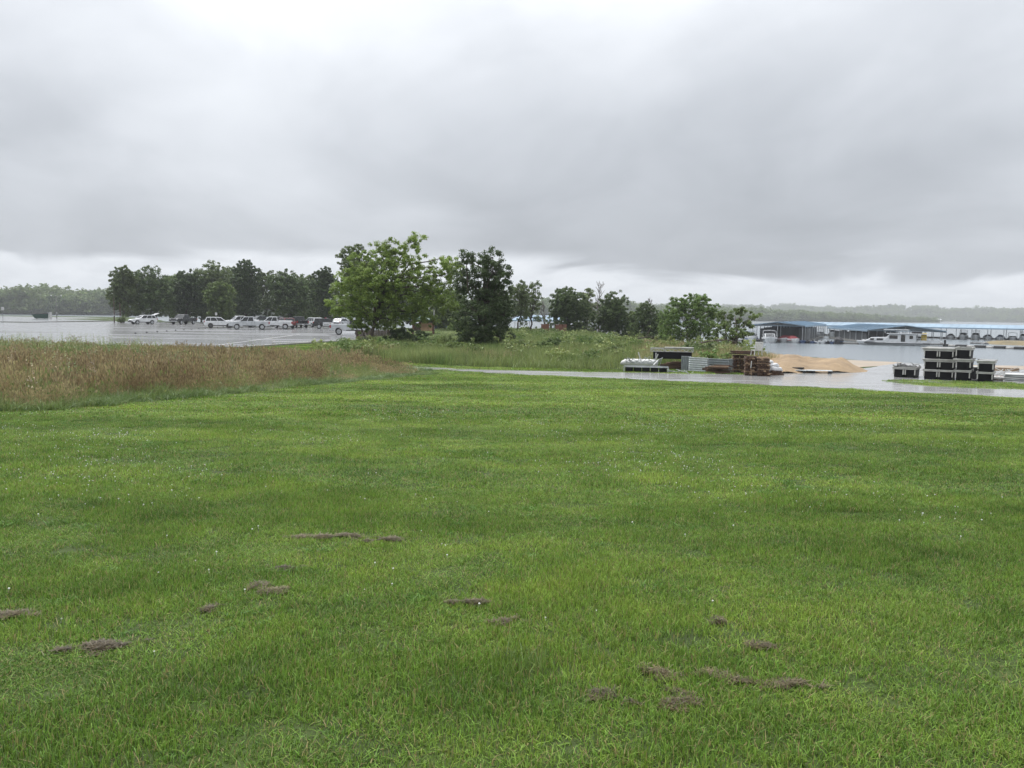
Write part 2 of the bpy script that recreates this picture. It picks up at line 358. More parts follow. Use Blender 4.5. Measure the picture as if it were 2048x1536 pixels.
# painted stall lines in the lot
def stripe(name, a, b, w, lift=.028):
    a = np.array(a, float); b = np.array(b, float); d = b - a; l = np.hypot(*d); s = np.array((-d[1], d[0])) / l * w / 2; k = max(2, int(l / 3)); v = []; f = []
    for i in range(k + 1):
        p = a + d * i / k
        for q in (p - s, p + s): v.append((q[0], q[1], tz(*q) + lift))
        if i: f.append((2 * i - 2, 2 * i, 2 * i + 1, 2 * i - 1))
    tag(link(name, npmesh(name, v, np.array(f)), M_PAINT), kind='structure')
stripe('painted_line', G(545, 684).xy, G(622, 684.5).xy, .55)
stripe('painted_line', G(420, 693).xy, G(600, 669).xy, .14)
for px in (300, 345, 388, 428):
    a = G(px, 652); stripe('painted_line', a.xy, (a.x + 1.5, a.y + 9), .12)
# sand heap
def sandheap():
    poly = Gp([(1536, 749), (1600, 747), (1700, 746.5), (1732, 744.5), (1738, 742.5)]) + [(X(1725, 46.5), 46.5), (X(1640, 50), 50), (X(1560, 53), 53), (X(1528, 55), 55), (X(1505, 52), 52), (X(1515, 44), 44)]
    ar = np.array(poly + poly[:1])
    def hf(x, y):
        d = dline(x, y, ar); ins = inpoly(x, y, ar[:-1]); d = np.where(ins, d, 0)
        xs = (x - 12) / 7.5
        n = np.array([mnoise.fractal((a * .55, b * .55, 2), .9, 2.1, 5) for a, b in zip(x, y)])
        n2 = np.array([mnoise.fractal((a * 1.6, b * 1.6, 5), .9, 2.1, 4) for a, b in zip(x, y)])
        cap = np.interp(X_to_px(x, y), [1500, 1545, 1570, 1590, 1620, 1650, 1680, 1705, 1725, 1738], [.30, .48, .56, .56, .44, .46, .56, .42, .22, .06])
        return np.minimum(d * .62, cap * (1 - np.exp(-d * 1.25))) * (1 + .38 * n) + .13 * n2 * np.clip(d, 0, 1)
    o = drape('sand_heap', poly, .22, .014, M_SAND, .3, .25, .9, hf)
    tag(o, 'long heap of wet orange sand beside the pavement', 'sand heap')
def X_to_px(x, y): return 1024 + np.asarray(x) / np.asarray(y) * F
sandheap()
# far shore hills
M_HILL = mat('hill_undergrowth', (.05, .075, .035), .9, var=.3, scale=.02)
HILLS = []
def hill(name, a0, a1, dist, depth, h, seed, n=120):
    """a ridge along an arc; a0,a1 degrees; dist,h given as functions of azimuth"""
    A = np.linspace(a0, a1, n); rows = np.linspace(0, 1, 14); v = []; 
    for t in rows:
        for a in A:
            d = dist(a) + depth * t; hh = h(a) * (math.sin(min(1, t * 1.25) * math.pi / 2) ** 1.3) * (1 + .35 * mnoise.noise((a * .22, seed, t * .6)))
            v.append((d * math.sin(R(a)), d * math.cos(R(a)), LAKE - .6 + (hh + .9 if t > 0 else 0)))
    f = [(i * n + j, i * n + j + 1, (i + 1) * n + j + 1, (i + 1) * n + j) for i in range(13) for j in range(n - 1)]
    me = npmesh(name, v, np.array(f))
    for p in me.polygons: p.use_smooth = True
    tag(link(name, me, M_HILL), kind='structure')
    va = np.array(v).reshape(14, n, 3); HILLS.append((A, va))
    return va
# ------------------------------------------------------------------ vegetation
def scatter(name, pts, rot, scl, idx, protos, kind='stuff', label=None, cat=None):
    """one object: points carrying instances of prototype meshes (geometry nodes)"""
    me = bpy.data.meshes.new(name); pts = np.asarray(pts, np.float32); n = len(pts)
    me.vertices.add(n); me.vertices.foreach_set('co', pts.ravel())
    a = me.attributes.new('rot', 'FLOAT_VECTOR', 'POINT'); a.data.foreach_set('vector', np.asarray(rot, np.float32).ravel())
    a = me.attributes.new('scl', 'FLOAT_VECTOR', 'POINT'); a.data.foreach_set('vector', np.asarray(scl, np.float32).ravel())
    a = me.attributes.new('idx', 'INT', 'POINT'); a.data.foreach_set('value', np.asarray(idx, np.int32))
    o = link(name, me, None); tag(o, label, cat, None, kind)
    c = bpy.data.collections.new(name + '_shapes')
    for i, (pm, mt) in enumerate(protos):
        if mt is not None and not pm.materials: pm.materials.append(mt)
        c.objects.link(bpy.data.objects.new('%s_shape_%02d' % (name, i), pm))
    g = bpy.data.node_groups.new(name + '_scatter', 'GeometryNodeTree')
    g.interface.new_socket('Geometry', in_out='INPUT', socket_type='NodeSocketGeometry'); g.interface.new_socket('Geometry', in_out='OUTPUT', socket_type='NodeSocketGeometry')
    N = g.nodes; L = g.links; gi = N.new('NodeGroupInput'); go = N.new('NodeGroupOutput'); ip = N.new('GeometryNodeInstanceOnPoints'); ci = N.new('GeometryNodeCollectionInfo')
    ci.inputs['Collection'].default_value = c; ci.inputs['Separate Children'].default_value = True; ci.inputs['Reset Children'].default_value = True
    def att(nm, t):
        q = N.new('GeometryNodeInputNamedAttribute'); q.data_type = t; q.inputs['Name'].default_value = nm; return q.outputs['Attribute']
    e2r = N.new('FunctionNodeEulerToRotation'); L.new(att('rot', 'FLOAT_VECTOR'), e2r.inputs[0])
    L.new(gi.outputs[0], ip.inputs['Points']); L.new(ci.outputs[0], ip.inputs['Instance']); ip.inputs['Pick Instance'].default_value = True
    L.new(att('idx', 'INT'), ip.inputs['Instance Index']); L.new(e2r.outputs[0], ip.inputs['Rotation']); L.new(att('scl', 'FLOAT_VECTOR'), ip.inputs['Scale']); L.new(ip.outputs[0], go.inputs[0])
    md = o.modifiers.new('scatter', 'NODES'); md.node_group = g
    return o
def blades(n, size, h0, h1, w, lean, rng, seg=2, tip=.15, base=None, droop=1.0, lay=None):
    """n curved blades over a square of the given size -> (verts, quad faces)"""
    if base is None: base = rng.uniform(-size / 2, size / 2, (n, 2))
    hh = rng.uniform(h0, h1, n); a = rng.uniform(0, 2 * np.pi, n) if lay is None else rng.normal(np.pi / 2, lay, n); ln = np.abs(rng.normal(0, lean, n)) * hh; fa = a + np.pi / 2 + rng.normal(0, .5, n); ww = w * rng.uniform(.7, 1.3, n)
    V = []; 
    for k in range(seg + 1):
        t = k / seg; off = ln * t ** (1 + .8 * droop); wd = ww * (1 - (1 - tip) * t ** 1.3) / 2; z = hh * (t - .18 * droop * (ln / np.maximum(hh, 1e-3)) * t * t)
        cx = base[:, 0] + np.cos(a) * off; cy = base[:, 1] + np.sin(a) * off
        for s in (-1, 1): V.append(np.stack([cx + s * np.cos(fa) * wd, cy + s * np.sin(fa) * wd, z], -1))
    V = np.stack(V, 1).reshape(-1, 3); m = 2 * (seg + 1); fs = []
    for k in range(seg): fs.append(np.stack([np.arange(n) * m + 2 * k + j for j in (0, 1, 3, 2)], -1))
    return V, np.concatenate(fs)
def merge(parts):
    V = []; Fc = []; k = 0
    for v, f in parts: V.append(v); Fc.append(f + k); k += len(v)
    return np.concatenate(V), np.concatenate(Fc)

def grass_mat(name, c_dark, c_mid, c_light, scale, hue=.02, val=.3, transl=.35, rough=.45, tipcol=None, spec=.35):
    m = bpy.data.materials.new(name); m.use_nodes = True; nt = m.node_tree; N = nt.nodes; L = nt.links; N.clear()
    out = N.new('ShaderNodeOutputMaterial'); p = N.new('ShaderNodeBsdfPrincipled'); p.inputs['Roughness'].default_value = rough; p.inputs['Specular IOR Level'].default_value = spec
    geo = N.new('ShaderNodeNewGeometry')
    def nz(s, st=(1, 1, 0), det=4):
        mp = N.new('ShaderNodeMapping'); mp.inputs['Scale'].default_value = st; L.new(geo.outputs['Position'], mp.inputs[0])
        x = N.new('ShaderNodeTexNoise'); x.inputs['Scale'].default_value = s; x.inputs['Detail'].default_value = det; x.inputs['Roughness'].default_value = .6; L.new(mp.outputs[0], x.inputs['Vector']); return x.outputs[0]
    a = nz(scale, (.45, 1, 0)); b = nz(scale * 5)
    mx = N.new('ShaderNodeMath'); mx.operation = 'MULTIPLY_ADD'; L.new(b, mx.inputs[0]); mx.inputs[1].default_value = .55; L.new(a, mx.inputs[2])
    rp = N.new('ShaderNodeValToRGB'); e = rp.color_ramp.elements; e[0].position = .60; e[0].color = (*c_dark, 1); e[1].position = .96; e[1].color = (*c_light, 1); q = e.new(.77); q.color = (*c_mid, 1)
    L.new(mx.outputs[0], rp.inputs[0])
    hs = N.new('ShaderNodeHueSaturation'); L.new(rp.outputs[0], hs.inputs['Color'])
    def mr(s, c, d):
        x = N.new('ShaderNodeMapRange'); L.new(s, x.inputs[0]); x.inputs[3].default_value = c; x.inputs[4].default_value = d; return x.outputs[0]
    L.new(mr(geo.outputs['Random Per Island'], 1 - val, 1 + val), hs.inputs['Value'])
    ml = N.new('ShaderNodeMath'); ml.operation = 'MULTIPLY'; ml.inputs[1].default_value = 57.3; fr = N.new('ShaderNodeMath'); fr.operation = 'FRACT'; L.new(geo.outputs['Random Per Island'], ml.inputs[0]); L.new(ml.outputs[0], fr.inputs[0])
    L.new(mr(fr.outputs[0], .5 - hue, .5 + hue * .7), hs.inputs['Hue']); cs = hs.outputs[0]
    if tipcol is not None:   # a share of dry blades
        gt = N.new('ShaderNodeMath'); gt.operation = 'GREATER_THAN'; L.new(fr.outputs[0], gt.inputs[0]); gt.inputs[1].default_value = tipcol[3]
        mc = N.new('ShaderNodeMix'); mc.data_type = 'RGBA'; L.new(gt.outputs[0], mc.inputs[0]); L.new(cs, mc.inputs[6]); mc.inputs[7].default_value = (*tipcol[:3], 1); cs = mc.outputs[2]
    L.new(cs, p.inputs['Base Color']); t = N.new('ShaderNodeBsdfTranslucent'); L.new(cs, t.inputs[0])
    ms = N.new('ShaderNodeMixShader'); ms.inputs[0].default_value = transl; L.new(p.outputs[0], ms.inputs[1]); L.new(t.outputs[0], ms.inputs[2]); L.new(ms.outputs[0], out.inputs[0])
    return m
M_LAWN = grass_mat('lawn_blade', (.085, .168, .027), (.150, .262, .041), (.245, .358, .058), .30, val=.6, rough=.5, spec=.24, tipcol=(.33, .27, .12, .90))
M_CLOV = grass_mat('clover_leaf', (.08, .17, .032), (.12, .235, .045), (.17, .30, .06), .5, spec=.2)
M_WHITEF = mat('clover_blossom', (.72, .72, .66), .7, var=.1)
M_DRY = grass_mat('dry_clippings', (.055, .040, .018), (.095, .073, .033), (.16, .13, .062), 3, hue=.01, val=.45, transl=.15)
M_RUST = grass_mat('rust_grass', (.200, .145, .078), (.285, .222, .120), (.385, .325, .185), .6, hue=.016, val=.5, transl=.3)
M_TAN = grass_mat('tan_grass', (.27, .21, .105), (.35, .285, .15), (.43, .37, .20), .6, hue=.018, val=.45, transl=.3)
M_OLIVE = grass_mat('olive_grass', (.14, .19, .06), (.20, .25, .085), (.27, .31, .11), .4, hue=.02, val=.4, transl=.35)
M_GREEN = grass_mat('lush_grass', (.085, .145, .036), (.125, .195, .05), (.18, .255, .065), .5, hue=.02, val=.3, transl=.35)
M_MEAD = grass_mat('meadow_grass', (.17, .225, .07), (.23, .29, .095), (.30, .35, .125), .14, hue=.02, val=.28, transl=.35)

MAT_ROADS = [np.array(PATHP), np.array(LOTP), np.array(LOT2P)]
def on_road(x, y, grow=0):
    r = np.zeros(np.shape(x), bool)
    for p in MAT_ROADS:
        r |= inpoly(x, y, p)
        if grow: r |= dline(x, y, np.vstack([p, p[:1]])) < grow
    return r & ~inpoly(x, y, ISLANDP)
def jgrid(step, x0, x1, y0, y1, half=.72, rng=RNG):
    gx, gy = np.meshgrid(np.arange(x0, x1, step), np.arange(y0, y1, step)); gx = gx.ravel() + rng.uniform(-.5, .5, gx.size) * step; gy = gy.ravel() + rng.uniform(-.5, .5, gy.size) * step
    k = np.abs(gx) < half * gy + 2.2; return gx[k], gy[k]
def fbm(x, y, s, seed=0): return np.array([mnoise.fractal((a * s, b * s, seed), .9, 2.0, 3) for a, b in zip(x, y)])
LAWN_FAR = np.array([(-90, -9)] + [(-60, -9)] + [(60, -9)] + [(60, 40)] + path_near[::-1][:-2] + [(path_near[2][0], path_near[2][1])] + [(-45, 5), (-90, 5)])
def lawn():
    rng = np.random.default_rng(3); protos = []
    for k in range(6):   # close range
        a = blades(1150, .56, .016, .042, .0044, .75, rng, 2); b = blades(330, .56, .010, .026, .0058, 1.4, rng, 2, tip=.4); c = blades(16, .56, .04, .06, .004, .6, rng, 3); a = merge([a, c])
        protos.append((npmesh('near_tuft', *merge([a, b])), M_LAWN))
    for k in range(5): protos.append((npmesh('mid_tuft', *blades(820, .60, .018, .044, .0075, 1.2, rng, 2, lay=1.8)), M_LAWN))
    for k in range(4): protos.append((npmesh('far_tuft', *blades(520, .95, .030, .050, .024, 2.3, rng, 2, lay=1.5)), M_LAWN))
    P = []; I = []; SC = []
    def put(x, y, lo, hi, s0, s1):
        k = ~on_road(x, y, .0) & inpoly(x, y, LANDP); x = x[k]; y = y[k]
        z = terrain(x, y); P.append(np.stack([x, y, z], -1)); I.append(rng.integers(lo, hi, len(x)))
        h = (.58 + .85 * np.clip(fbm(x, y, .9, 4) + .5, 0, 1)) * rng.uniform(s0, s1, len(x)); w = rng.uniform(.95, 1.1, len(x)); SC.append(np.stack([w, w, h], -1))
    lawnok = lambda x, y: inpoly(x, y, LAWN_FAR) & ~inpoly(x, y, PRAIRIEP)
    x, y = jgrid(.33, -12, 12, 1.2, 8.5, .8); k = lawnok(x, y); put(x[k], y[k], 0, 6, .75, 1.15)
    x, y = jgrid(.39, -20, 20, 8.3, 17, .75); k = lawnok(x, y); put(x[k], y[k], 6, 11, .8, 1.15)
    x, y = jgrid(.47, -45, 45, 16.6, 45, .75); k = lawnok(x, y); put(x[k], y[k], 11, 15, .8, 1.1)
    # ragged edges of the lawn, grass island, verges of the road and of the lot
    x, y = jgrid(.5, 15, 52, 28, 42, .9); k = inpoly(x, y, ISLANDP); put(x[k], y[k], 11, 15, .8, 1.3)
    x, y = jgrid(.7, -80, 30, 36, 90, .95); k = ~inpoly(x, y, PRAIRIEP) & ~inpoly(x, y, LAWN_FAR) & (verge(x, y)); put(x[k], y[k], 11, 15, .8, 1.5)
    P = np.concatenate(P); I = np.concatenate(I); SC = np.concatenate(SC); n = len(P)
    th = .09; band = P[:, 1] * math.cos(th) + P[:, 0] * math.sin(th) + .35 * np.sin(P[:, 0] * .21); lay = np.where(np.sin(band * 2 * np.pi / 3.0 + 2.5 * fbm(P[:, 0], P[:, 1], .12, 5)) + rng.normal(0, .7, n) > 0, 0, np.pi)   # mowing lanes lay the blades over, to and fro
    th = lay + rng.uniform(-.7, .7, n); e = .3; zx, zy = P[:, 0], P[:, 1]      # tufts stand square to the slope
    tx = np.arctan((terrain(zx, zy + e) - terrain(zx, zy - e)) / (2 * e)); ty = -np.arctan((terrain(zx + e, zy) - terrain(zx - e, zy)) / (2 * e))
    rot = np.stack([tx * np.cos(th) + ty * np.sin(th) + rng.normal(0, .012, n), -tx * np.sin(th) + ty * np.cos(th) + rng.normal(0, .012, n), th], -1)
    scatter('lawn_grass', P, rot, SC, I, protos, label='short mown green grass of the open lawn', cat='grass')
def verge(x, y):
    d = dline(x, y, np.array(PATHP[5:5 + 9])); dp = dline(x, y, np.array(path_far)); 
    left = (x < X(735, 70) + (y - 70) * -.02) & (y < 95) & (x < -9.5)
    right = (dp < 2.3) | ((x > X(1290, 40)) & (x < X(1545, 42)) & (y < 43.5))
    return left | right
lawn()
def clover():
    rng = np.random.default_rng(11); bm = bmesh.new(); bmesh.ops.create_icosphere(bm, subdivisions=1, radius=.0075)
    for v in bm.verts: v.co.z = v.co.z * .8 + .030
    bmesh.ops.create_cone(bm, segments=4, radius1=.002, radius2=.0015, depth=.028, matrix=Matrix.Translation((0, 0, .014)), cap_ends=False)
    me = bpy.data.meshes.new('blossom'); bm.to_mesh(me); bm.free()
    x, y = rng.uniform(-26, 26, 90000), rng.uniform(3.5, 34, 90000); k = (np.abs(x) < .72 * y + 1) & inpoly(x, y, LAWN_FAR) & ~inpoly(x, y, PRAIRIEP) & ~on_road(x, y); x = x[k]; y = y[k]
    f = fbm(x, y, .28, 9); keep = rng.random(len(x)) < np.clip((f + .05) * 1.2, .02, .6) * np.clip((y - 4) / 8, .03, 1); x = x[keep]; y = y[keep]
    n = len(x); s = rng.uniform(.55, 1.1, n); scatter('clover_flowers', np.stack([x, y, terrain(x, y)], -1), np.stack([rng.normal(0, .2, n), rng.normal(0, .2, n), rng.uniform(0, 6, n)], -1), np.stack([s, s, s], -1), np.zeros(n), [(me, M_WHITEF)], label='tiny white clover flowers scattered over the lawn', cat='flowers')
    # broad clover and weed leaves between the blades
    a = blades(60, .3, .02, .055, .013, 1.3, rng, 2, tip=.7); b = blades(34, .2, .03, .07, .014, 1.0, rng, 2, tip=.4)
    x, y = rng.uniform(-14, 14, 5200), rng.uniform(2.2, 17, 5200); k = (np.abs(x) < .75 * y + 1); x = x[k]; y = y[k]; f = fbm(x, y, .5, 21); k = (rng.random(len(x)) < np.clip(f * 1.5 + .1, .02, .5)) & inpoly(x, y, LAWN_FAR) & ~inpoly(x, y, PRAIRIEP); x = x[k]; y = y[k]; n = len(x)
    s = rng.uniform(.45, .9, n) * np.clip(y / 7, .5, 1); scatter('lawn_weeds', np.stack([x, y, terrain(x, y)], -1), np.stack([np.zeros(n), np.zeros(n), rng.uniform(0, 6, n)], -1), np.stack([s, s, s], -1), rng.integers(0, 2, n), [(npmesh('clover_patch', *a), M_CLOV), (npmesh('weed_patch', *b), M_CLOV)], label='low clover and broad leaved weeds in the lawn', cat='weeds')
clover()
def clippings():
    """clumps of dry mown grass lying on the lawn"""
    spots = [(180, 1305, .62, .16, 14, 'long dry grass clump on the lawn near the left edge'), (40, 1240, .5, .16, 5, 'dry grass clump at the left edge of the lawn'),
             (506, 1180, .30, .17, 0, 'dark dry grass clump, left of the pair at the middle left'), (556, 1186, .34, .14, 8, 'dark dry grass clump, right of the pair at the middle left'),
             (575, 1142, .30, .12, 0, 'small brown clump just behind the pair of dark clumps'), (428, 1222, .16, .14, 0, 'small dark clump just below the pair of dark clumps'),
             (655, 1075, .75, .16, 3, 'flat brown clippings, left of the two farthest clumps on the lawn'), (765, 1085, .5, .15, 0, 'flat brown clippings, right of the two farthest clumps on the lawn'),
             (1012, 1250, .26, .13, 0, 'brown clump alone near the centre of the lawn'), (1305, 1355, .36, .15, -14, 'brown clump, left end of the nearest row of three'),
             (1448, 1372, .42, .17, -20, 'big brown clump in the middle of the nearest row of three'), (1590, 1378, .30, .14, 15, 'brown clump, right end of the nearest row of three'),
             (1190, 1393, .18, .14, 0, 'small round brown clump left of the nearest lowest clump'), (1335, 1412, .42, .17, -8, 'brown clump lowest in the picture, right of centre'),
             (1500, 1300, .30, .13, -10, 'pale brown clump just behind the nearest row of three'), (1438, 1250, .20, .12, 0, 'small brown clump behind the nearest rows, right of centre'), (940, 1212, .45, .12, 4, 'faint brown streak of clippings left of the lone central clump')]
    for i, (px, py, L_, W_, ang, lab) in enumerate(spots):
        rng = np.random.default_rng(100 + i); g = G(px, py); L_ *= .72; W_ *= .8; n0 = int(5200 * L_ / .4)
        t = rng.normal(0, .34, (n0, 2)) * (L_, W_ * 1.25); t[:, 1] += .05 * np.sin(t[:, 0] * 9 + i)
        nz = np.array([mnoise.fractal((q[0] * 7 + i * 9, q[1] * 11, 3.), .8, 2.1, 4) for q in t]); t = t[nz + rng.normal(0, .10, n0) - 1.1 * ((t[:, 0] / L_) ** 2 + (t[:, 1] / W_ / 1.25) ** 2) > .02][:int(800 * L_ / .4)]; n = len(t)
        hz = .012 * np.exp(-((t[:, 0] / (L_ * .5)) ** 2 + (t[:, 1] / (W_ * .6)) ** 2)) * rng.uniform(.2, 1.0, n)
        a = rng.uniform(0, 6.28, n); ln = rng.uniform(.02, .075, n); w = .0017; up = rng.normal(0, .17, n); v = []
        for s, e in ((-1, -1), (1, -1), (1, 1), (-1, 1)):
            v.append(np.stack([t[:, 0] + np.cos(a) * ln * .5 * e - np.sin(a) * w * s, t[:, 1] + np.sin(a) * ln * .5 * e + np.cos(a) * w * s, .014 + hz + up * ln * .5 * e], -1))
        V = np.stack(v, 1).reshape(-1, 3); V[:, 2] = np.maximum(V[:, 2], .004)
        o = link('grass_clippings', npmesh('grass_clippings', V, np.arange(4 * n).reshape(n, 4)), M_DRY); o.location = g; o.rotation_euler = (0, 0, R(ang)); tag(o, lab, 'clippings', 'clumps of dry clippings on the lawn')
clippings()
def tuft():
    rng = np.random.default_rng(9); g = G(1040, 1338); root = empty('grass_tuft', g, 0, 'taller blue green grass tuft with two pale stems near the centre front', 'grass tuft')
    link('blade_clump', npmesh('blade_clump', *blades(150, .26, .05, .12, .005, .7, rng, 3)), M_GREEN, root)
    for x, h in ((.10, .17), (.075, .12)): mb = MB(); mb.path([(x, 0, 0), (x + .005, 0, h * .5), (x + .012, 0, h)], [.0035, .003, .0025], 5); mb.build('stem', M_OLIVE, root)
tuft()

def leaves(cent, rad, per, size, rng, flat=.75):
    """leaf faces in balls round the clump centres"""
    n = len(cent) * per; c = np.repeat(cent, per, 0); d = rng.normal(0, 1, (n, 3)); d /= np.linalg.norm(d, axis=1)[:, None] + 1e-9
    r = np.repeat(rad, per)[:, None] * rng.random((n, 1)) ** .5; p = c + d * r * (1, 1, flat)
    nrm = d * .9 + rng.normal(0, .55, (n, 3)) + (0, 0, .55); nrm /= np.linalg.norm(nrm, axis=1)[:, None] + 1e-9
    t = np.cross(nrm, rng.normal(0, 1, (n, 3))); t /= np.linalg.norm(t, axis=1)[:, None] + 1e-9; b = np.cross(nrm, t); s = (size * rng.uniform(.6, 1.35, n))[:, None]
    v = np.stack([p - t * s, p - b * s * .52 + nrm * s * .1, p + t * s, p + b * s * .52 + nrm * s * .1], 1).reshape(-1, 3)
    return v, np.arange(4 * n).reshape(n, 4)
def tallgrass():
    rng = np.random.default_rng(5); protos = []
    def tuft(n, size, h0, h1, w, lean, heads, m, hw):
        b = blades(n, size, h0, h1, w, lean, rng, 3, droop=.7); parts = [b]
        if heads:      # seed heads near the stalk tips
            idx = rng.choice(n, heads, replace=False); st = b[0].reshape(n, 8, 3)
            tip = st[idx, 6:8].mean(1); k = 3; c = np.repeat(tip, k, 0) + rng.normal(0, .018, (heads * k, 3)) - [0, 0, .03]
            a = rng.uniform(0, 6.28, len(c)); hh = rng.uniform(.05, .14, len(c)); v = []
            for sx, sz in ((-.3, -1), (1, -.2), (.3, 1), (-1, .2)): v.append(np.stack([c[:, 0] + np.cos(a) * hw * sx, c[:, 1] + np.sin(a) * hw * sx, c[:, 2] + hh * sz * .6], -1))
            parts.append((np.stack(v, 1).reshape(-1, 3), np.arange(4 * len(c)).reshape(-1, 4)))
        protos.append((npmesh('tall_tuft', *merge(parts)), m))
    for k in range(4): tuft(80, .6, .45, .95, .008, .28, 50, M_RUST, .014)    # 0-3 rust
    for k in range(3): tuft(80, .6, .45, .95, .008, .32, 45, M_TAN, .014)     # 4-6 tan
    for k in range(3): tuft(85, .6, .35, .80, .010, .40, 15, M_OLIVE, .014)    # 7-9 olive
    for k in range(3): tuft(140, .6, .25, .60, .013, .75, 0, M_GREEN, .01)   # 10-12 lush, drooping edge grass
    def forb(m):     # upright leafy weed
        parts = []
        for s in range(4):
            bx, by = rng.normal(0, .10, 2); h = rng.uniform(.7, 1.15); n = 26; z = rng.uniform(.15, 1, n) * h; a = rng.uniform(0, 6.28, n); l = .13 * (1.15 - z / h); v = []
            for r_, s_ in ((0, -.4), (.55, -1), (1, 0), (.55, 1)): v.append(np.stack([bx + np.cos(a) * l * r_ - np.sin(a) * .02 * s_, by + np.sin(a) * l * r_ + np.cos(a) * .02 * s_, z + l * .5 * r_], -1))
            parts.append((np.stack(v, 1).reshape(-1, 3), np.arange(4 * n).reshape(-1, 4)))
            parts.append(blades(1, .0, h, h, .012, .05, rng, 3, base=np.array([[bx, by]])))
        protos.append((npmesh('forb', *merge(parts)), m))
    forb(M_OLIVE); forb(M_GREEN); forb(M_RUST)                                     # 13-15
    x, y = jgrid(.34, -50, 2, 12, 62, 1.05); k = inpoly(x, y, PRAIRIEP) & ~on_road(x, y, .3); x = x[k]; y = y[k]; n = len(x)
    front = dline(x, y, np.array(PRAIRIEP[1:12])); f = fbm(x, y, .11, 3); f2 = fbm(x, y, .45, 8); u = rng.random(n)
    idx = np.where(f2 + f + rng.normal(0, .45, n) > .12, rng.integers(0, 4, n), rng.integers(4, 7, n)); idx = np.where((u < .36) | (f < -.45), rng.integers(7, 10, n), idx)
    leftgreen = np.clip(.55 - (x + 16) * .04, 0, .6) * (f2 > .0); idx = np.where(rng.random(n) < leftgreen * .8, rng.integers(7, 10, n), idx)
    idx = np.where(rng.random(n) < .07, rng.integers(13, 16, n), idx)
    back = (y > 40) & (x < -19); idx = np.where(back & (rng.random(n) < .8), np.where(rng.random(n) < .4, 13, rng.integers(7, 10, n)), idx)
    edge = front < .55 + .5 * (f2 + .4); idx = np.where(edge, np.where(u < .8, rng.integers(10, 13, n), rng.integers(7, 10, n)), idx)
    sc = rng.uniform(.5, 1.35, n) * np.where(idx >= 13, 1.2, 1) * np.clip(.5 + front * .3, .5, 1.05) * (1 + .18 * f2) * .74; sc = np.where(edge, sc * .95, sc)
    taper = np.clip((-2.5 - x) / 6, .45, 1); sc = sc * taper
    rot = np.stack([rng.normal(0, .08, n), rng.normal(.05, .08, n), rng.uniform(0, 6.28, n)], -1)
    scatter('prairie_grass', np.stack([x, y, terrain(x, y)], -1), rot, np.stack([np.ones(n), np.ones(n), sc], -1), idx, [(p.copy() if False else p, m) for p, m in protos], label='tall rusty brown prairie grass left of the lawn', cat='tall grass')
    # meadow beyond the road
    mp = []
    rng2 = np.random.default_rng(6); keep = protos; protos2 = []
    for mm in (M_MEAD, M_MEAD, M_OLIVE, M_TAN, M_GREEN): protos2.append((npmesh('meadow_tuft', *blades(90, 1.0, .35, .80, .022, .35, rng2, 2, droop=.7)), mm))
    for mm in (M_GREEN, M_OLIVE, M_MEAD):
        C = rng2.normal(0, .28, (26, 3)) * (1, 1, .7) + (0, 0, .55); v, f = leaves(C, np.full(26, .16), 14, .07, rng2) if 'leaves' in globals() else blades(120, .8, .3, .9, .06, .6, rng2, 2); v[:, 2] = np.maximum(v[:, 2], .02); protos2.append((npmesh('meadow_weed', v, f), mm))
    x, y = jgrid(.62, -26, 34, 38, 145, .62); dp = dline(x, y, np.array(path_far)); n0 = len(x)
    # mown surroundings of the lot and kiosk stay short, the rest is tall
    k = ~on_road(x, y, .8) & inpoly(x, y, LANDP) & ~verge(x, y) & ~inpoly(x, y, BEACHP) & ~inpoly(x, y, PRAIRIEP) & ~inpoly(x, y, LAWN_FAR) & (dp > 1.6) & (x < X(1500, 60) + (y - 60) * .15) & (y > 39)
    k &= ~((y < 46) & (x > X(1240, 42)))
    x = x[k]; y = y[k]; n = len(x); f = fbm(x, y, .07, 13); f2 = fbm(x, y, .3, 15); u = rng2.random(n)
    idx = np.where(u < .62, rng2.integers(0, 2, n), 2); idx = np.where((f2 > .12) & (u < .6), 4, idx); fr = (y < 52 + 2 * f2); idx = np.where(fr & (u > .45), np.where(f2 > .3, 3, 2), idx)
    brown = (x > X(1270, 100) * y / 100); idx = np.where(brown & (u > .35), 3, idx)
    weed = (f2 + .6 * f > .05) & (rng2.random(n) < .08); idx = np.where(weed, rng2.integers(5, 8, n), idx)
    dist_mow = (x < X(930, 90) * y / 90) & (y > 78); sc = rng2.uniform(.75, 1.2, n) * (1 + .2 * f2) * np.where(dist_mow, .35, .95) * np.clip((y - 36) / 9, .55, 1)
    scatter('meadow_grass', np.stack([x, y, terrain(x, y)], -1), np.stack([rng2.normal(0, .08, n), rng2.normal(0, .08, n), rng2.uniform(0, 6.28, n)], -1), np.stack([np.full(n, 1.15)] * 2 + [sc], -1), idx, protos2, label='tall green meadow grass between the road and the lake', cat='tall grass')
tallgrass()

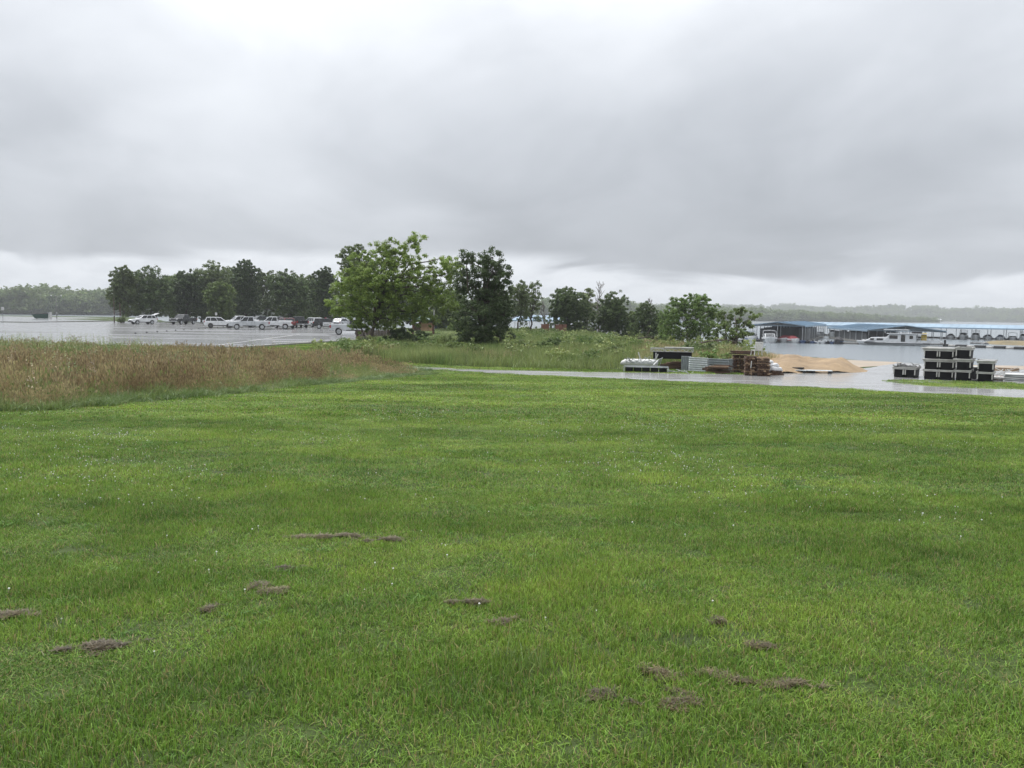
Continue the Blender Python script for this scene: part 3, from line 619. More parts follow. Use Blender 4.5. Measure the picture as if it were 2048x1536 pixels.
# ------------------------------------------------------------------ trees
M_BARK = mat('bark', (.095, .075, .058), .9, var=.35, scale=7, bump=.6, bscale=22, stretch=(1, 1, .25))
M_BARKG = mat('grey_dead_bark', (.20, .18, .16), .9, var=.3, scale=7)
def leafmat(name, c, v=.28, tr=.4): return grass_mat(name, tuple(q * .80 for q in c), c, tuple(q * 1.22 for q in c), .5, hue=.018, val=v, transl=tr, rough=.5, spec=.3)
ML = {'bright': leafmat('leaf_bright_green', (.235, .325, .075), tr=.42), 'mid': leafmat('leaf_mid_green', (.145, .205, .06)), 'dark': leafmat('leaf_dark_green', (.100, .148, .052)),
      'olive': leafmat('leaf_olive_green', (.13, .175, .064)), 'pale': leafmat('leaf_pale_green', (.20, .25, .11)), 'deep': leafmat('leaf_deep_green', (.082, .122, .047)), 'fresh': leafmat('leaf_fresh_green', (.15, .235, .06))}
def crown_points(lobes, step, rng, shell=.36):
    C = []; Rr = []
    for (x, y, z, rx, ry, rz) in lobes:
        n = max(4, int(1.9 * (rx * ry + ry * rz + rx * rz) / (step * step))); d = rng.normal(0, 1, (n, 3)); d /= np.linalg.norm(d, axis=1)[:, None]
        r = rng.random((n, 1)) ** shell; C.append(np.array((x, y, z)) + d * r * (rx, ry, rz)); Rr.append(rng.uniform(.55, 1.25, n) * step * .62)
    return np.concatenate(C), np.concatenate(Rr)
def limb(mb, a, b, r0, r1, rng, sag=.12, n=5):
    a = np.array(a, float); b = np.array(b, float); l = np.linalg.norm(b - a); pts = []; rr = []
    o = rng.normal(0, .06, 3) * l
    for i in range(n + 1):
        t = i / n; p = a + (b - a) * t + o * math.sin(t * math.pi) + np.array((0, 0, sag * l)) * math.sin(t * math.pi) + (rng.normal(0, .02, 3) * l if 0 < i < n else 0); pts.append(tuple(p)); rr.append(r0 + (r1 - r0) * t)
    mb.path(pts, rr, 6)
def tree(name, label, loc, lobes, lm, leaf, step, per, trunk_r, seed, group=None, fork=.35, cat='tree', twigs=30, stems=1, parent_mesh=None):
    rng = np.random.default_rng(seed); root = empty(name, loc, 0, label, cat, group)
    C, Rr = crown_points(lobes, step, rng); v, f = leaves(C, Rr, per, leaf, rng); link('crown', npmesh('crown', v, f), ML[lm], root)
    mb = MB(); L_ = np.array(lobes); top = L_[:, 2].max(); ctr = np.array((np.average(L_[:, 0]), np.average(L_[:, 1]), 0)); hf = top * fork
    for s in range(stems):
        off = rng.normal(0, .12, 2) if stems > 1 else (0, 0); fk = np.array((ctr[0] * .3 + off[0] * 3, ctr[1] * .3 + off[1] * 3, hf)); tr = trunk_r / stems ** .5
        limb(mb, (off[0], off[1], -.25), fk, tr * 1.25, tr * .8, rng, 0); tp = np.array((ctr[0] * .8, ctr[1] * .8, top * .92)); limb(mb, fk, tp, tr * .8, tr * .15, rng, 0)
        for i, (x, y, z, rx, ry, rz) in enumerate(lobes):
            if i % stems != s: continue
            t = rng.uniform(.0, .5); q = fk + (tp - fk) * t if z > hf * 1.1 else np.array((0, 0, hf * .5)); limb(mb, q, (x, y, z), tr * .5, tr * .14, rng)
        k = rng.choice(len(C), min(twigs, len(C)), replace=False)
        for i in k:
            li = np.argmin(np.linalg.norm(L_[:, :3] - C[i], axis=1)); limb(mb, L_[li, :3], C[i], tr * .16, tr * .04, rng, 0, 3)
    mb.build('trunk', M_BARK, root, smooth=True)
    return root
def lobes_px(px0, Y, base_py, L_):
    gz = ground(px0, Y).z
    """lobes given in photo pixels (px, py, half width, half height) at the depth of the tree; their depth is as random as their width"""
    s = Y / F; out = []; rng = random.Random(int(px0))
    for q in L_:
        px, py, rx, rz = q[:4]; dy = q[4] if len(q) > 4 else rng.uniform(-1, 1) * 25
        out.append(((px - px0) * s, dy * s, at(px, py, Y).z - gz, rx * s, (rx + rz) * .5 * s, rz * s))
    return out
def auto_lobes(w, h, z0, rng, n=8, dense=.46):
    """uneven crown of width w between z0 and h"""
    out = []
    for i in range(n):
        t = (i + .5) / n; z = z0 + (h - z0) * (t * .82 + .04); prof = math.sin(min(1, .22 + t * .78) * math.pi) ** .55 if t > .3 else .8 + .4 * t; r = w / 2 * prof
        a = i * 2.4 + rng.uniform(-.5, .5); k = rng.uniform(.40, .62) * r; rr = w / 2 * dense * rng.uniform(.75, 1.2); out.append((k * math.cos(a), k * math.sin(a), z, rr, rr, rr * rng.uniform(.62, .95)))
    out.append((0, 0, (z0 + h) / 2, w * .3, w * .3, (h - z0) * .36)); tz_ = max(q[2] + q[5] for q in out)
    return [(a, b, c * h / tz_ if c > h * .5 else c, d, e, g) for a, b, c, d, e, g in out]

# the two big trees beside the lot, crowns laid out lobe by lobe
b = ground(728, 66.5)
tree('bright_green_tree', 'large bright green tree with spreading crown beside the parking lot', b,
     lobes_px(728, 66.5, 690, [(690, 602, 44, 42), (730, 570, 50, 44), (775, 545, 52, 48), (748, 610, 56, 50, 20), (800, 595, 50, 46), (760, 505, 34, 26), (728, 528, 34, 30), (790, 500, 26, 24), (836, 482, 22, 20), (830, 515, 26, 22),
      (845, 560, 38, 28), (880, 535, 34, 22), (900, 530, 24, 20), (850, 600, 40, 22), (885, 592, 24, 16), (732, 642, 32, 22, 15), (775, 640, 44, 24, 20), (700, 560, 30, 24), (672, 610, 22, 18), (714, 652, 20, 16), (830, 625, 36, 20, 20), (800, 540, 40, 30, 30), (905, 548, 30, 22, 5), (872, 572, 36, 24, 0), (895, 612, 28, 18, 10), (850, 640, 30, 18, 10), (765, 575, 50, 40, -30)]), 'bright', .070, .42, 60, .15, 41, twigs=60, fork=.22)
b = ground(968, 61)
tree('dark_vine_tree', 'dark bushy tree wrapped in vines, right of the bright green tree', b,
     lobes_px(968, 61, 699, [(955, 530, 40, 34), (985, 545, 40, 42), (945, 575, 44, 46), (990, 590, 38, 46), (960, 625, 48, 40), (925, 560, 24, 26), (965, 660, 56, 28), (945, 680, 40, 20), (1000, 675, 34, 24), (1010, 560, 16, 26), (985, 515, 20, 20), (935, 512, 18, 18), (915, 640, 20, 20), (1008, 630, 20, 30), (960, 690, 50, 14), (980, 610, 50, 60, 10)]), 'deep', .072, .46, 60, .22, 42, twigs=60, fork=.3, stems=2)
# vine sprays on its outline
def treeline():
    T = [  # px, depth, half width px, top py, base py, leaf kind, name, label
        (247, 178, 30, 528, 645, 'olive', 'loose_tree', 'loose leaning tree at the left end of the row behind the lot'),
        (303, 184, 46, 529, 645, 'dark', 'round_tree', 'broad round dark tree behind the white hatchback with open liftgate'),
        (374, 190, 30, 536, 644, 'deep', 'dark_tree', 'dark tree standing over the black pickup in the back row'),
        (432, 196, 46, 520, 645, 'olive', 'olive_tree', 'tall olive green tree behind the white sign'),
        (440, 176, 28, 560, 646, 'mid', 'light_tree', 'lower light green tree right behind the white sign'),
        (491, 186, 28, 517, 646, 'deep', 'columnar_tree', 'tall dark columnar tree, highest of the row behind the lot'),
        (533, 196, 30, 537, 645, 'olive', 'thin_tree', 'thin crowned tree just right of the tall columnar tree'),
        (577, 184, 40, 537, 646, 'dark', 'round_tree', 'round dark tree behind the dark red vehicle'),
        (622, 196, 26, 548, 646, 'mid', 'small_tree', 'smaller tree behind the white car and police vehicle'),
        (652, 176, 26, 530, 648, 'deep', 'pointed_tree', 'pointed dark tree left of the big bright green tree'),
        (402, 204, 26, 540, 645, 'dark', 'back_tree', 'dark tree in the gap left of the olive green tree'),
        (712, 108, 46, 483, 668, 'olive', 'tall_back_tree', 'tall dark tree whose top rises left behind the bright green tree'),
        (340, 205, 34, 545, 645, 'mid', 'back_tree', 'green tree filling the gap right of the broad round tree'),
        (462, 205, 34, 532, 645, 'mid', 'back_tree', 'green tree filling the gap left of the tall columnar tree'),
        (600, 208, 34, 545, 645, 'olive', 'back_tree', 'olive tree filling the gap behind the black pickup and the white car'),
        (1262, 140, 20, 622, 668, 'mid', 'back_tree', 'low green tree between the dense rounded tree and the small dark tree'),
        (1325, 120, 30, 618, 676, 'fresh', 'back_tree', 'low fresh green tree just left of the wide fresh green tree'),
        (985, 128, 40, 560, 664, 'dark', 'back_tree', 'dark tree straight behind the vine covered tree'),
        (860, 142, 46, 560, 662, 'dark', 'back_tree', 'dark tree behind the wooden notice board'),
        (905, 132, 40, 575, 662, 'mid', 'back_tree', 'green tree in the gap between the two big trees'),
        (790, 150, 50, 555, 662, 'deep', 'back_tree', 'shaded tree straight behind the bright green tree'),
        (1036, 110, 24, 553, 668, 'olive', 'airy_tree', 'airy thin tree touching the right side of the vine covered tree'),
        (1064, 114, 22, 560, 668, 'olive', 'airy_tree', 'airy sparse tree standing alone between two dense trees'),
        (1135, 118, 42, 571, 669, 'dark', 'dense_tree', 'dense dark round tree above the reddish low wall'),
        (1174, 136, 22, 575, 668, 'pale', 'pale_tree', 'pale yellow green tree beside the bare dead tree'),
        (1226, 116, 42, 579, 669, 'dark', 'dense_tree', 'dense rounded tree just right of the bare dead tree'),
        (1292, 112, 29, 600, 671, 'dark', 'small_tree', 'small dark tree with dead twigs sticking out of its top'),
        (1378, 92, 58, 588, 694, 'fresh', 'wide_tree', 'wide fresh green tree in front of the marina'),
        (1468, 84, 52, 613, 698, 'mid', 'layered_tree', 'low tree with layered branches at the lake edge')]
    for i, (px, Y, hw, top, bp, lm, nm, lab) in enumerate(T):
        rng = random.Random(200 + i); b = ground(px, Y); s = Y / F; h = b.z * 0 + (at(px, top, Y).z - b.z); w = 2 * hw * s
        airy = nm in ('airy_tree', 'pale_tree', 'thin_tree'); z0 = h * (.16 if not airy else .22); 
        if nm == 'columnar_tree' or nm == 'pointed_tree': z0 = h * .12
        n = 9 if not airy else 7
        if nm == 'wide_tree': lobes = lobes_px(1378, Y, 694, [(1345, 625, 24, 22), (1382, 612, 32, 26), (1400, 605, 22, 18), (1360, 610, 22, 16), (1340, 650, 26, 22), (1380, 645, 40, 28), (1420, 640, 24, 22), (1430, 620, 16, 14), (1330, 668, 18, 14), (1405, 668, 34, 18), (1365, 672, 30, 16), (1402, 596, 10, 9), (1350, 603, 9, 10)])
        elif nm == 'layered_tree': lobes = lobes_px(1468, Y, 698, [(1455, 630, 22, 13), (1490, 622, 22, 8), (1505, 632, 15, 6), (1480, 645, 28, 11), (1440, 650, 22, 14), (1500, 650, 18, 7), (1462, 665, 32, 13), (1490, 668, 20, 8), (1440, 680, 22, 10), (1475, 685, 26, 8)])
        else: lobes = auto_lobes(w * ((1.22 if Y > 150 else 1.06) if not airy else 1.5), h * (.985), z0, rng, n + 2, .56 if not airy else .42)
        near = Y < 125; lf = .09 if near else .19; st = w * (.061 if near else .085); st = max(st, .42 if near else .5)
        tree(nm, lab, b, lobes, lm, lf * (1 if not airy else .95), st if not airy else st * 1.25, 54 if near else 34, max(.13, h * .016), 300 + i, 'trees around the lot and lake edge', fork=.28, twigs=36)
treeline()
def deadtree(name, label, px, Y, top, seed, spread=.22, lean=0):
    rng = np.random.default_rng(seed); b = ground(px, Y); h = at(px, top, Y).z - b.z; root = empty(name, b, 0, label, 'dead tree'); mb = MB()
    tp = np.array((lean, 0, h * .96)); limb(mb, (0, 0, -.2), tp, .17, .02, rng, 0, 8)
    br = MB()
    for i in range(22):
        t = rng.uniform(.42, .93); a = rng.uniform(0, 6.28); l = h * spread * (1.15 - t) * 1.9 * rng.uniform(.6, 1.1); p = tp * t; e = p + np.array((math.cos(a) * l * .6, math.sin(a) * l * .6, l * rng.uniform(.6, 1.0))); e[2] = min(e[2], h); limb(br, p, e, .05, .012, rng, -.05, 4)
        for j in range(4):
            q = p + (e - p) * rng.uniform(.35, .95); a2 = rng.uniform(0, 6.28); l2 = l * .35; limb(br, q, q + np.array((math.cos(a2) * l2 * .6, math.sin(a2) * l2 * .6, l2 * .7)), .02, .008, rng, 0, 2)
    mb.build('trunk', M_BARKG, root); tag(br.build('branch', M_BARKG, root), kind='stuff')
deadtree('dead_tree', 'bare dead grey tree rising between two dense trees', 1197, 124, 556, 71)
deadtree('dead_tree', 'thin bare leaning snag left of the dense tree by the reddish wall', 1097, 122, 598, 72, .14, -1.0)
deadtree('dead_tree', 'bare twiggy snag poking out above the small dark tree', 1299, 114, 590, 73, .16)
def fallen(px, py, L_, ang, seed, lab):
    rng = np.random.default_rng(seed); g = G(px, py); root = empty('fallen_branch', g, R(ang), lab, 'branch'); mb = MB()
    pts = [(-L_ / 2, 0, .05), (-L_ * .2, .1, .45), (L_ * .1, .05, .85), (L_ * .35, -.1, 1.0), (L_ / 2, 0, .8)]; mb.path(pts, [.09, .085, .07, .05, .02], 6)
    tw = MB(); C = []
    for i in range(14):
        t = rng.uniform(.1, 1) * 3.99; k = int(t); a = np.array(pts[k]) + (np.array(pts[k + 1]) - np.array(pts[k])) * (t - k); e = a + rng.normal(0, .5, 3) + (0, 0, .15); e[2] = max(e[2], .05); limb(tw, a, e, .03, .008, rng, .05, 3); C.append(e)
    mb.build('trunk', M_BARK, root); tag(tw.build('twig', M_BARK, root), kind='stuff')
    v, f = leaves(np.array(C), np.full(len(C), .4), 16, .09, rng); link('foliage', npmesh('foliage', v, f), ML['olive'], root)
fallen(1262, 697, 4.2, -12, 81, 'dead fallen branch lying in the meadow left of the wide tree')
fallen(1400, 705, 6.0, 10, 82, 'long crooked fallen branch lying behind the scrap pile')
def shrub(px, Y, w, h, lm, seed, lab, nm='shrub', leaf=.09):
    rng = random.Random(seed); b = ground(px, Y); r2 = np.random.default_rng(seed); root = empty(nm, b, 0, lab, 'shrub', 'shrubs and weeds around the trees')
    lobes = [(rng.uniform(-.32, .32) * w, rng.uniform(-.3, .3) * w, h * rng.uniform(.3, .66), w * .26, w * .26, h * .32) for _ in range(6)]
    C, Rr = crown_points(lobes, max(.28, w * .13), r2); v, f = leaves(C, Rr, 26, leaf, r2); v[:, 2] = np.maximum(v[:, 2], .0); link('foliage', npmesh('foliage', v, f), ML[lm], root)
    mb = MB()
    for l in lobes: limb(mb, (0, 0, -.1), l[:3], .03, .01, r2, 0, 3)
    tag(mb.build('stem', M_BARK, root), kind='stuff')
for i, (px, Y, w, h, lm, lab) in enumerate([
        (800, 67, 2.6, 2.0, 'deep', 'dark rounded shrub right of the wooden enclosure'), (838, 63, 2.2, 1.5, 'deep', 'dark shrub halfway between the two big trees'),
        (742, 58, 1.5, .8, 'fresh', 'light green weedy shrub below the trunk of the bright tree'), (772, 60, 1.8, 1.0, 'fresh', 'light green shrub in front of the wooden enclosure'),
        (812, 57, 1.6, .8, 'mid', 'low shrub in the grass in front of the dark shrubs'), (905, 56, 2.2, .9, 'mid', 'low leafy shrub at the left foot of the vine covered tree'),
        (1105, 58, 1.5, 1.2, 'dark', 'upright dark shrub in the middle of the meadow'), (1088, 57, 1.5, .9, 'mid', 'low shrub left of the upright meadow shrub'),
        (1030, 59, 2.0, 1.0, 'mid', 'green shrub at the right foot of the vine covered tree'), (1235, 54, 2.0, .8, 'olive', 'weedy low shrub in front of the fallen dead branch'),
        (1330, 48, 2.2, .8, 'mid', 'weedy shrub behind the white framed dock section'), (1440, 47, 2.4, .9, 'fresh', 'green shrub behind the grey corrugated panels'), (1405, 55, 3.0, 1.4, 'olive', 'olive bush beside the crooked fallen branch'),
        (925, 100, 3.4, 2.6, 'mid', 'tall bush right of the lamp post by the notice board'), (243, 168, 3.0, 1.6, 'olive', 'straw coloured bush by the two poles left of the white hatchback'),
        (1190, 47, 1.6, .7, 'olive', 'small weedy clump at the edge of the meadow right of centre')]):
    shrub(px, Y, w, h, lm, 500 + i, lab)

# far shore: wooded hills as one mass
def far_woods():
    va = hill('far_hill', -44, 27, lambda a: float(np.interp(a, [-44, -20, 0, 14, 22, 27], [760, 800, 960, 1150, 1350, 1650])), 330, lambda a: float(np.interp(a, [-44, -30, -22, 0, 15, 20, 23, 27], [3, 4, 7, 6, 6, 4, 1.5, .4])), 3.3)
    vb = hill('far_ridge', -46, 46, lambda a: 2500., 600, lambda a: float(np.interp(a, [-46, 0, 20, 28, 46], [18, 22, 30, 27, 20])), 9.1)
    rng = np.random.default_rng(31); protos = []
    for k in range(5):
        lob = [(rng.normal(0, .2), rng.normal(0, .2), rng.uniform(.3, .78), .26, .26, .22) for _ in range(7)]; C, Rr = crown_points(lob, .17, rng); v, f = leaves(C, Rr, 9, .052, rng); v[:, 2] = np.maximum(v[:, 2], .02)
        protos.append((npmesh('far_crown', v, f), ML[['mid', 'olive', 'dark', 'mid', 'deep'][k]]))
    P = []; SC = []; I = []
    for (va_, na, rows, s0, s1) in ((va, 620, [0, .02, .07, .14, .25, .4, .6], 15, 24), (vb, 700, [0, .06, .16, .3, .45, .6, .75], 15, 22)):
        nr, nc, _ = va_.shape
        for t in rows:
            a = np.sort(rng.uniform(0, nc - 1.01, na)); i = np.clip(t * (nr - 1) + rng.normal(0, .12, na), 0, nr - 1.01); a0 = a.astype(int); i0 = i.astype(int); fa = (a - a0)[:, None]; fi = (i - i0)[:, None]
            p = (va_[i0, a0] * (1 - fa) + va_[i0, a0 + 1] * fa) * (1 - fi) + (va_[i0 + 1, a0] * (1 - fa) + va_[i0 + 1, a0 + 1] * fa) * fi
            p[:, 2] = np.maximum(p[:, 2] - .8, LAKE - .2); P.append(p); h = rng.uniform(s0, s1, na) * (.62 if t == 0 else 1) * (1 + .45 * np.array([mnoise.noise((q * .5, t * 9, 2)) for q in a])) * ((np.interp(a / (nc - 1) * 71 - 44, [-20, 5, 14, 22, 27], [.88, .85, .75, .62, .35])) if na == 620 else 1.); w = h * rng.uniform(.85, 1.35, na); SC.append(np.stack([w, w, h], -1)); I.append(rng.integers(0, 5, na))
    P = np.concatenate(P); SC = np.concatenate(SC); I = np.concatenate(I); n = len(P)
    scatter('far_woods', P, np.stack([np.zeros(n), np.zeros(n), rng.uniform(0, 6.28, n)], -1), SC, I, protos, label='hazy woods covering the far shore of the lake', cat='woods')
far_woods()
# ------------------------------------------------------------------ vehicles
M_GLASS = mat('car_glass', (.012, .014, .016), .06, var=.1, spec=.6, rvar=.02)
M_TYRE = mat('tyre_rubber', (.018, .018, .018), .8, var=.2)
M_RIM = mat('alloy_rim', (.52, .53, .54), .35, metal=.6, var=.1)
M_DRIM = mat('dark_rim', (.10, .10, .10), .4, metal=.5)
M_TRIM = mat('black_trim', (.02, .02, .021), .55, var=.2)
M_CHROME = mat('chrome_trim', (.55, .56, .57), .25, metal=.9, var=.1)
M_LAMP = mat('lamp_lens', (.60, .62, .64), .15, var=.1)
M_TAIL = mat('tail_lens', (.32, .02, .02), .2, var=.15)
def paint(n, c, r=.28): return mat('paint_' + n, c, r, var=.06, scale=1.5, coat=.6, rvar=.05)
P_WHITE = paint('white', (.76, .77, .78)); P_SILVER = paint('silver', (.56, .58, .60)); P_BLACK = paint('black', (.014, .015, .017)); P_RED = paint('dark_red', (.16, .018, .02)); P_GREY = paint('charcoal', (.05, .055, .06)); P_GREEN = paint('dark_green', (.02, .045, .035))
def arch(cx, r, cz, z0, n=8):
    """points of a wheel opening in a bottom edge at height z0, from rear to front"""
    a0 = math.asin(max(-1, min(1, (z0 - cz) / r))); return [(cx - r * math.cos(a0 + (math.pi - 2 * a0) * i / n), cz + r * math.sin(a0 + (math.pi - 2 * a0) * i / n)) for i in range(n + 1)]
def vehicle(name, label, px, Y, rel, kind, pm, group='vehicles parked in the lot', hatch=False, rim=None, police=False, loc=None):
    b = loc or ground(px, Y); b = Vector((b[0], b[1], b[2] + .022)); root = empty(name, b, facing(px, rel), label, {'pickup': 'pickup truck', 'suv': 'suv', 'car': 'car'}[kind], group)
    rim = rim or M_RIM
    if kind == 'pickup': L_, W_, wx, wr, z0, belt, roof = 5.85, 2.0, (-1.85, 1.78), .41, .50, 1.22, 1.93
    elif kind == 'suv': L_, W_, wx, wr, z0, belt, roof = 4.75, 1.9, (-1.38, 1.42), .37, .36, 1.08, 1.72
    else: L_, W_, wx, wr, z0, belt, roof = 4.8, 1.86, (-1.38, 1.42), .35, .30, .98, 1.56
    h = L_ / 2; w = W_ / 2; ar = wr + .075
    bot = [(-h + .06, z0 + .06)] + arch(wx[0], ar, wr, z0) + arch(wx[1], ar, wr, z0) + [(h - .12, z0 + .04)]
    if kind == 'pickup': prof = bot + [(h, .72), (h - .01, .98), (h - .14, 1.14), (1.42, belt), (-.72, belt), (-.72, .95), (-h, .95)]
    elif kind == 'suv': prof = bot + [(h, .62), (h - .03, .80), (h - .22, .94), (.98, belt), (-h + .06, belt + .02), (-h, .95), (-h - .02, .62)]
    else: prof = bot + [(h, .55), (h - .03, .72), (h - .25, .84), (1.0, belt), (-h + .1, belt + .02), (-h, .86), (-h - .01, .55)]
    mb = MB(); mb.prism(prof, -w, w)
    if kind == 'pickup':
        for s in (-1, 1): mb.box(((-.80 - h) / 2, s * (w - .05), 1.13), (h - .80, .10, .37))
        mb.box((-.78, 0, 1.13), (.10, W_ - .2, .37)); 
        gb, gt = (-.74, 1.40), (-.62, .62)
    elif kind == 'suv': gb, gt = (-h + .08, 1.02), (-h + .42, .18)
    else: gb, gt = (-h + .30, 1.05), (-h + .95, .12)
    ins = .17; zb = belt - .02
    mb.hexa([(gb[0], -w + .02, zb), (gb[1], -w + .02, zb), (gb[1], w - .02, zb), (gb[0], w - .02, zb), (gt[0], -w + ins, roof), (gt[1], -w + ins, roof), (gt[1], w - ins, roof), (gt[0], w - ins, roof)])
    if police:
        body = mb.build('body', pm, root, .04, True)
    else: body = mb.build('body', pm, root, .045, True)
    for p in body.data.polygons: p.use_smooth = False
    if kind == 'pickup':
        tg = MB(); tg.box((-h + .04, 0, 1.0), (.08, W_ - .22, .62)); tg.build('tailgate', pm, root, .02)
    # glass
    def sidepane(u0, u1, s, name='window'):
        q = []
        for (u, t) in ((u0, .10), (u1, .10), (u1, .90), (u0, .90)):
            xb = gb[0] + (gb[1] - gb[0]) * u; xt = gt[0] + (gt[1] - gt[0]) * u; q.append(Vector((xb + (xt - xb) * t, s * (w - .02 + (ins - .02) * -t), zb + (roof - zb) * t)))
        p = MB(); p.panel(q if s < 0 else q[::-1], .012); p.build(name, M_GLASS, root)
    cuts = [(.06, .47), (.51, .93)] if kind == 'pickup' else [(.05, .27), (.30, .60), (.63, .95)]
    for s in (-1, 1):
        for a, c in cuts: sidepane(a, c, s)
    def endpane(front):
        k = 1 if front else 0; q = []
        for yy, t in ((-1, .12), (1, .12), (1, .88), (-1, .88)):
            q.append(Vector((gb[k] + (gt[k] - gb[k]) * t, yy * (w - .02 - (ins - .02) * t - .10), zb + (roof - zb) * t)))
        p = MB(); p.panel(q if front else q[::-1], .012); p.build('windscreen' if front else 'rear_window', M_GLASS, root)
    endpane(True)
    if not hatch: endpane(False)
    for x in wx:
        for s in (-1, 1):
            wb = MB(); wb.tube((x, s * (w - .26), wr), (x, s * (w - .005), wr), wr, n=20); wo = wb.build('wheel', M_TYRE, root, .03)
            rb = MB(); rb.tube((x, s * (w - .03), wr), (x, s * (w + .006), wr), wr * .66, n=16)
            rb.build('rim', rim, wo)
    for s in (-1, 1):
        zl = .98 if kind == 'pickup' else (.80 if kind == 'suv' else .70); p = MB(); p.box((h - .12, s * (w - .20), zl), (.22, .36, .15)); p.build('headlight', M_LAMP, root, .03)
        p = MB(); zt = 1.0 if kind != 'car' else .86; p.box((-h + .06, s * (w - .06), zt + .02), (.16, .16, .36 if kind == 'pickup' else .22)); p.build('taillight', M_TAIL, root, .02)
        p = MB(); p.box((gb[1] - .28, s * (w + .09), belt + .10), (.14, .2, .16)); p.build('mirror', M_TRIM if kind == 'pickup' else pm, root, .03)
        p = MB(); p.box((wx[0] * .5 + wx[1] * .5, s * (w - .02), z0 + .06), (1.9, .06, .12)); p.build('sill', M_TRIM, root)
        for hx in ((.25, -.65) if kind != 'pickup' else (.42, -.42)): p = MB(); p.box((hx, s * (w + .01), belt - .12), (.2, .03, .035)); p.build('door_handle', M_CHROME, root)
    p = MB(); p.box((h - .02, 0, .84 if kind == 'pickup' else .68), (.06, W_ * .56, .30 if kind == 'pickup' else .16)); p.build('grille', M_TRIM, root, .02)
    for s in (-1, 1):
        p = MB(); p.box((s * (h - .02), 0, .60 if kind == 'pickup' else .50), (.16, W_ * .94, .20)); p.build('bumper', M_CHROME if kind == 'pickup' else M_TRIM, root, .04)
    p = MB(); p.box((-h - .03 if kind != 'pickup' else -h - .075, 0, .80 if kind != 'pickup' else .62), (.02, .32, .16)); p.build('licence_plate', P_WHITE, root)
    if kind == 'suv' and not police:
        for s in (-1, 1): p = MB(); p.box(((gt[0] + gt[1]) / 2 - .1, s * (w - ins - .08), roof + .05), (gt[1] - gt[0] - .4, .04, .04)); p.build('roof_rail', M_CHROME, root)
    if hatch:   # liftgate swung up above the open rear
        p = MB(); p.hexa([(gt[0], -.72, roof - .02), (gt[0], .72, roof - .02), (gt[0] - .95, .68, roof + .30), (gt[0] - .95, -.68, roof + .30), (gt[0], -.72, roof + .06), (gt[0], .72, roof + .06), (gt[0] - .95, .68, roof + .38), (gt[0] - .95, -.68, roof + .38)]); p.build('liftgate', pm, root, .02)
        p = MB(); p.box((-h + .02, 0, 1.28), (.14, 1.35, .75)); p.build('cargo_shade_block', M_TRIM, root)  # solid black block stands in for the shade inside the open rear
    if police:
        for s in (-1, 1):
            q = MB(); q.box((.12, s * (w + .004), .80), (1.75, .012, .56)); dp = q.build('door_panel', P_WHITE, root)
            st = MB(); n = 10; vs = []; r0 = .17
            for i in range(n): a = math.pi * i / n * 2 + math.pi / 2; rr = r0 if i % 2 == 0 else r0 * .45; vs.append((.45 + rr * math.cos(a), .86 + rr * math.sin(a)))
            st.prism(vs, s * (w + .011), s * (w + .018)); st.build('star_emblem', mat('gold_emblem', (.35, .24, .06), .4), dp)
            tx = MB()
            for i in range(6): tx.box((.02 - i * .13 + .1, s * (w + .013), .74), (.085, .012, .12))
            tx.build('lettering', M_TRIM, dp)
        lb = MB(); lb.box((-.3, 0, roof + .07), (.32, 1.15, .11)); lbo = lb.build('light_bar', mat('light_bar', (.62, .63, .66), .25), root, .02)
        for s, c in ((-1, (.4, .03, .03)), (1, (.03, .06, .4))): q = MB(); q.box((-.3, s * .45, roof + .075), (.34, .26, .115)); q.build('beacon', mat('beacon_red' if s < 0 else 'beacon_blue', c, .2), lbo)
    return root
vehicle('hatchback_suv', 'white hatchback with raised liftgate under the left trees', 285, 158, 205, 'suv', P_WHITE, hatch=True)
vehicle('pickup_truck', 'black pickup facing the lot in the shade of the trees', 366, 163, 232, 'pickup', P_BLACK)
vehicle('crossover_suv', 'white crossover at the left end of the parked row', 439, 134, 0, 'suv', P_WHITE, rim=M_DRIM)
vehicle('pickup_truck', 'silver crew cab pickup, nearest of the row, side on', 498, 126, 180, 'pickup', P_SILVER)
vehicle('pickup_truck', 'white pickup with boxy cab parked behind the silver pickup', 480, 141, 195, 'pickup', P_WHITE)
vehicle('pickup_truck', 'white pickup parked just right of the silver pickup', 546, 132, 178, 'pickup', P_WHITE)
vehicle('pickup_truck', 'dark green pickup mostly hidden behind the two white pickups', 522, 152, 200, 'pickup', P_GREEN)
vehicle('sport_suv', 'dark red suv seen from behind, right of the white pickups', 569, 138, 112, 'suv', P_RED)
vehicle('sport_suv', 'charcoal suv hidden behind the dark red suv', 545, 156, 190, 'suv', P_GREY)
vehicle('pickup_truck', 'black pickup between the red suv and a white car', 597, 146, 104, 'pickup', P_BLACK)
vehicle('hatchback_car', 'white car left of the black and white police vehicle', 625, 152, 118, 'suv', P_WHITE)
vehicle('police_suv', 'black and white police suv with light bar on its roof', 655, 140, 0, 'suv', P_BLACK, police=True)
vehicle('sedan_car', 'silver car partly hidden right of the police suv', 684, 164, 60, 'car', P_SILVER)
vehicle('pickup_truck', 'silver pickup partly hidden by the bright green tree', 708, 103, 2, 'pickup', P_SILVER)

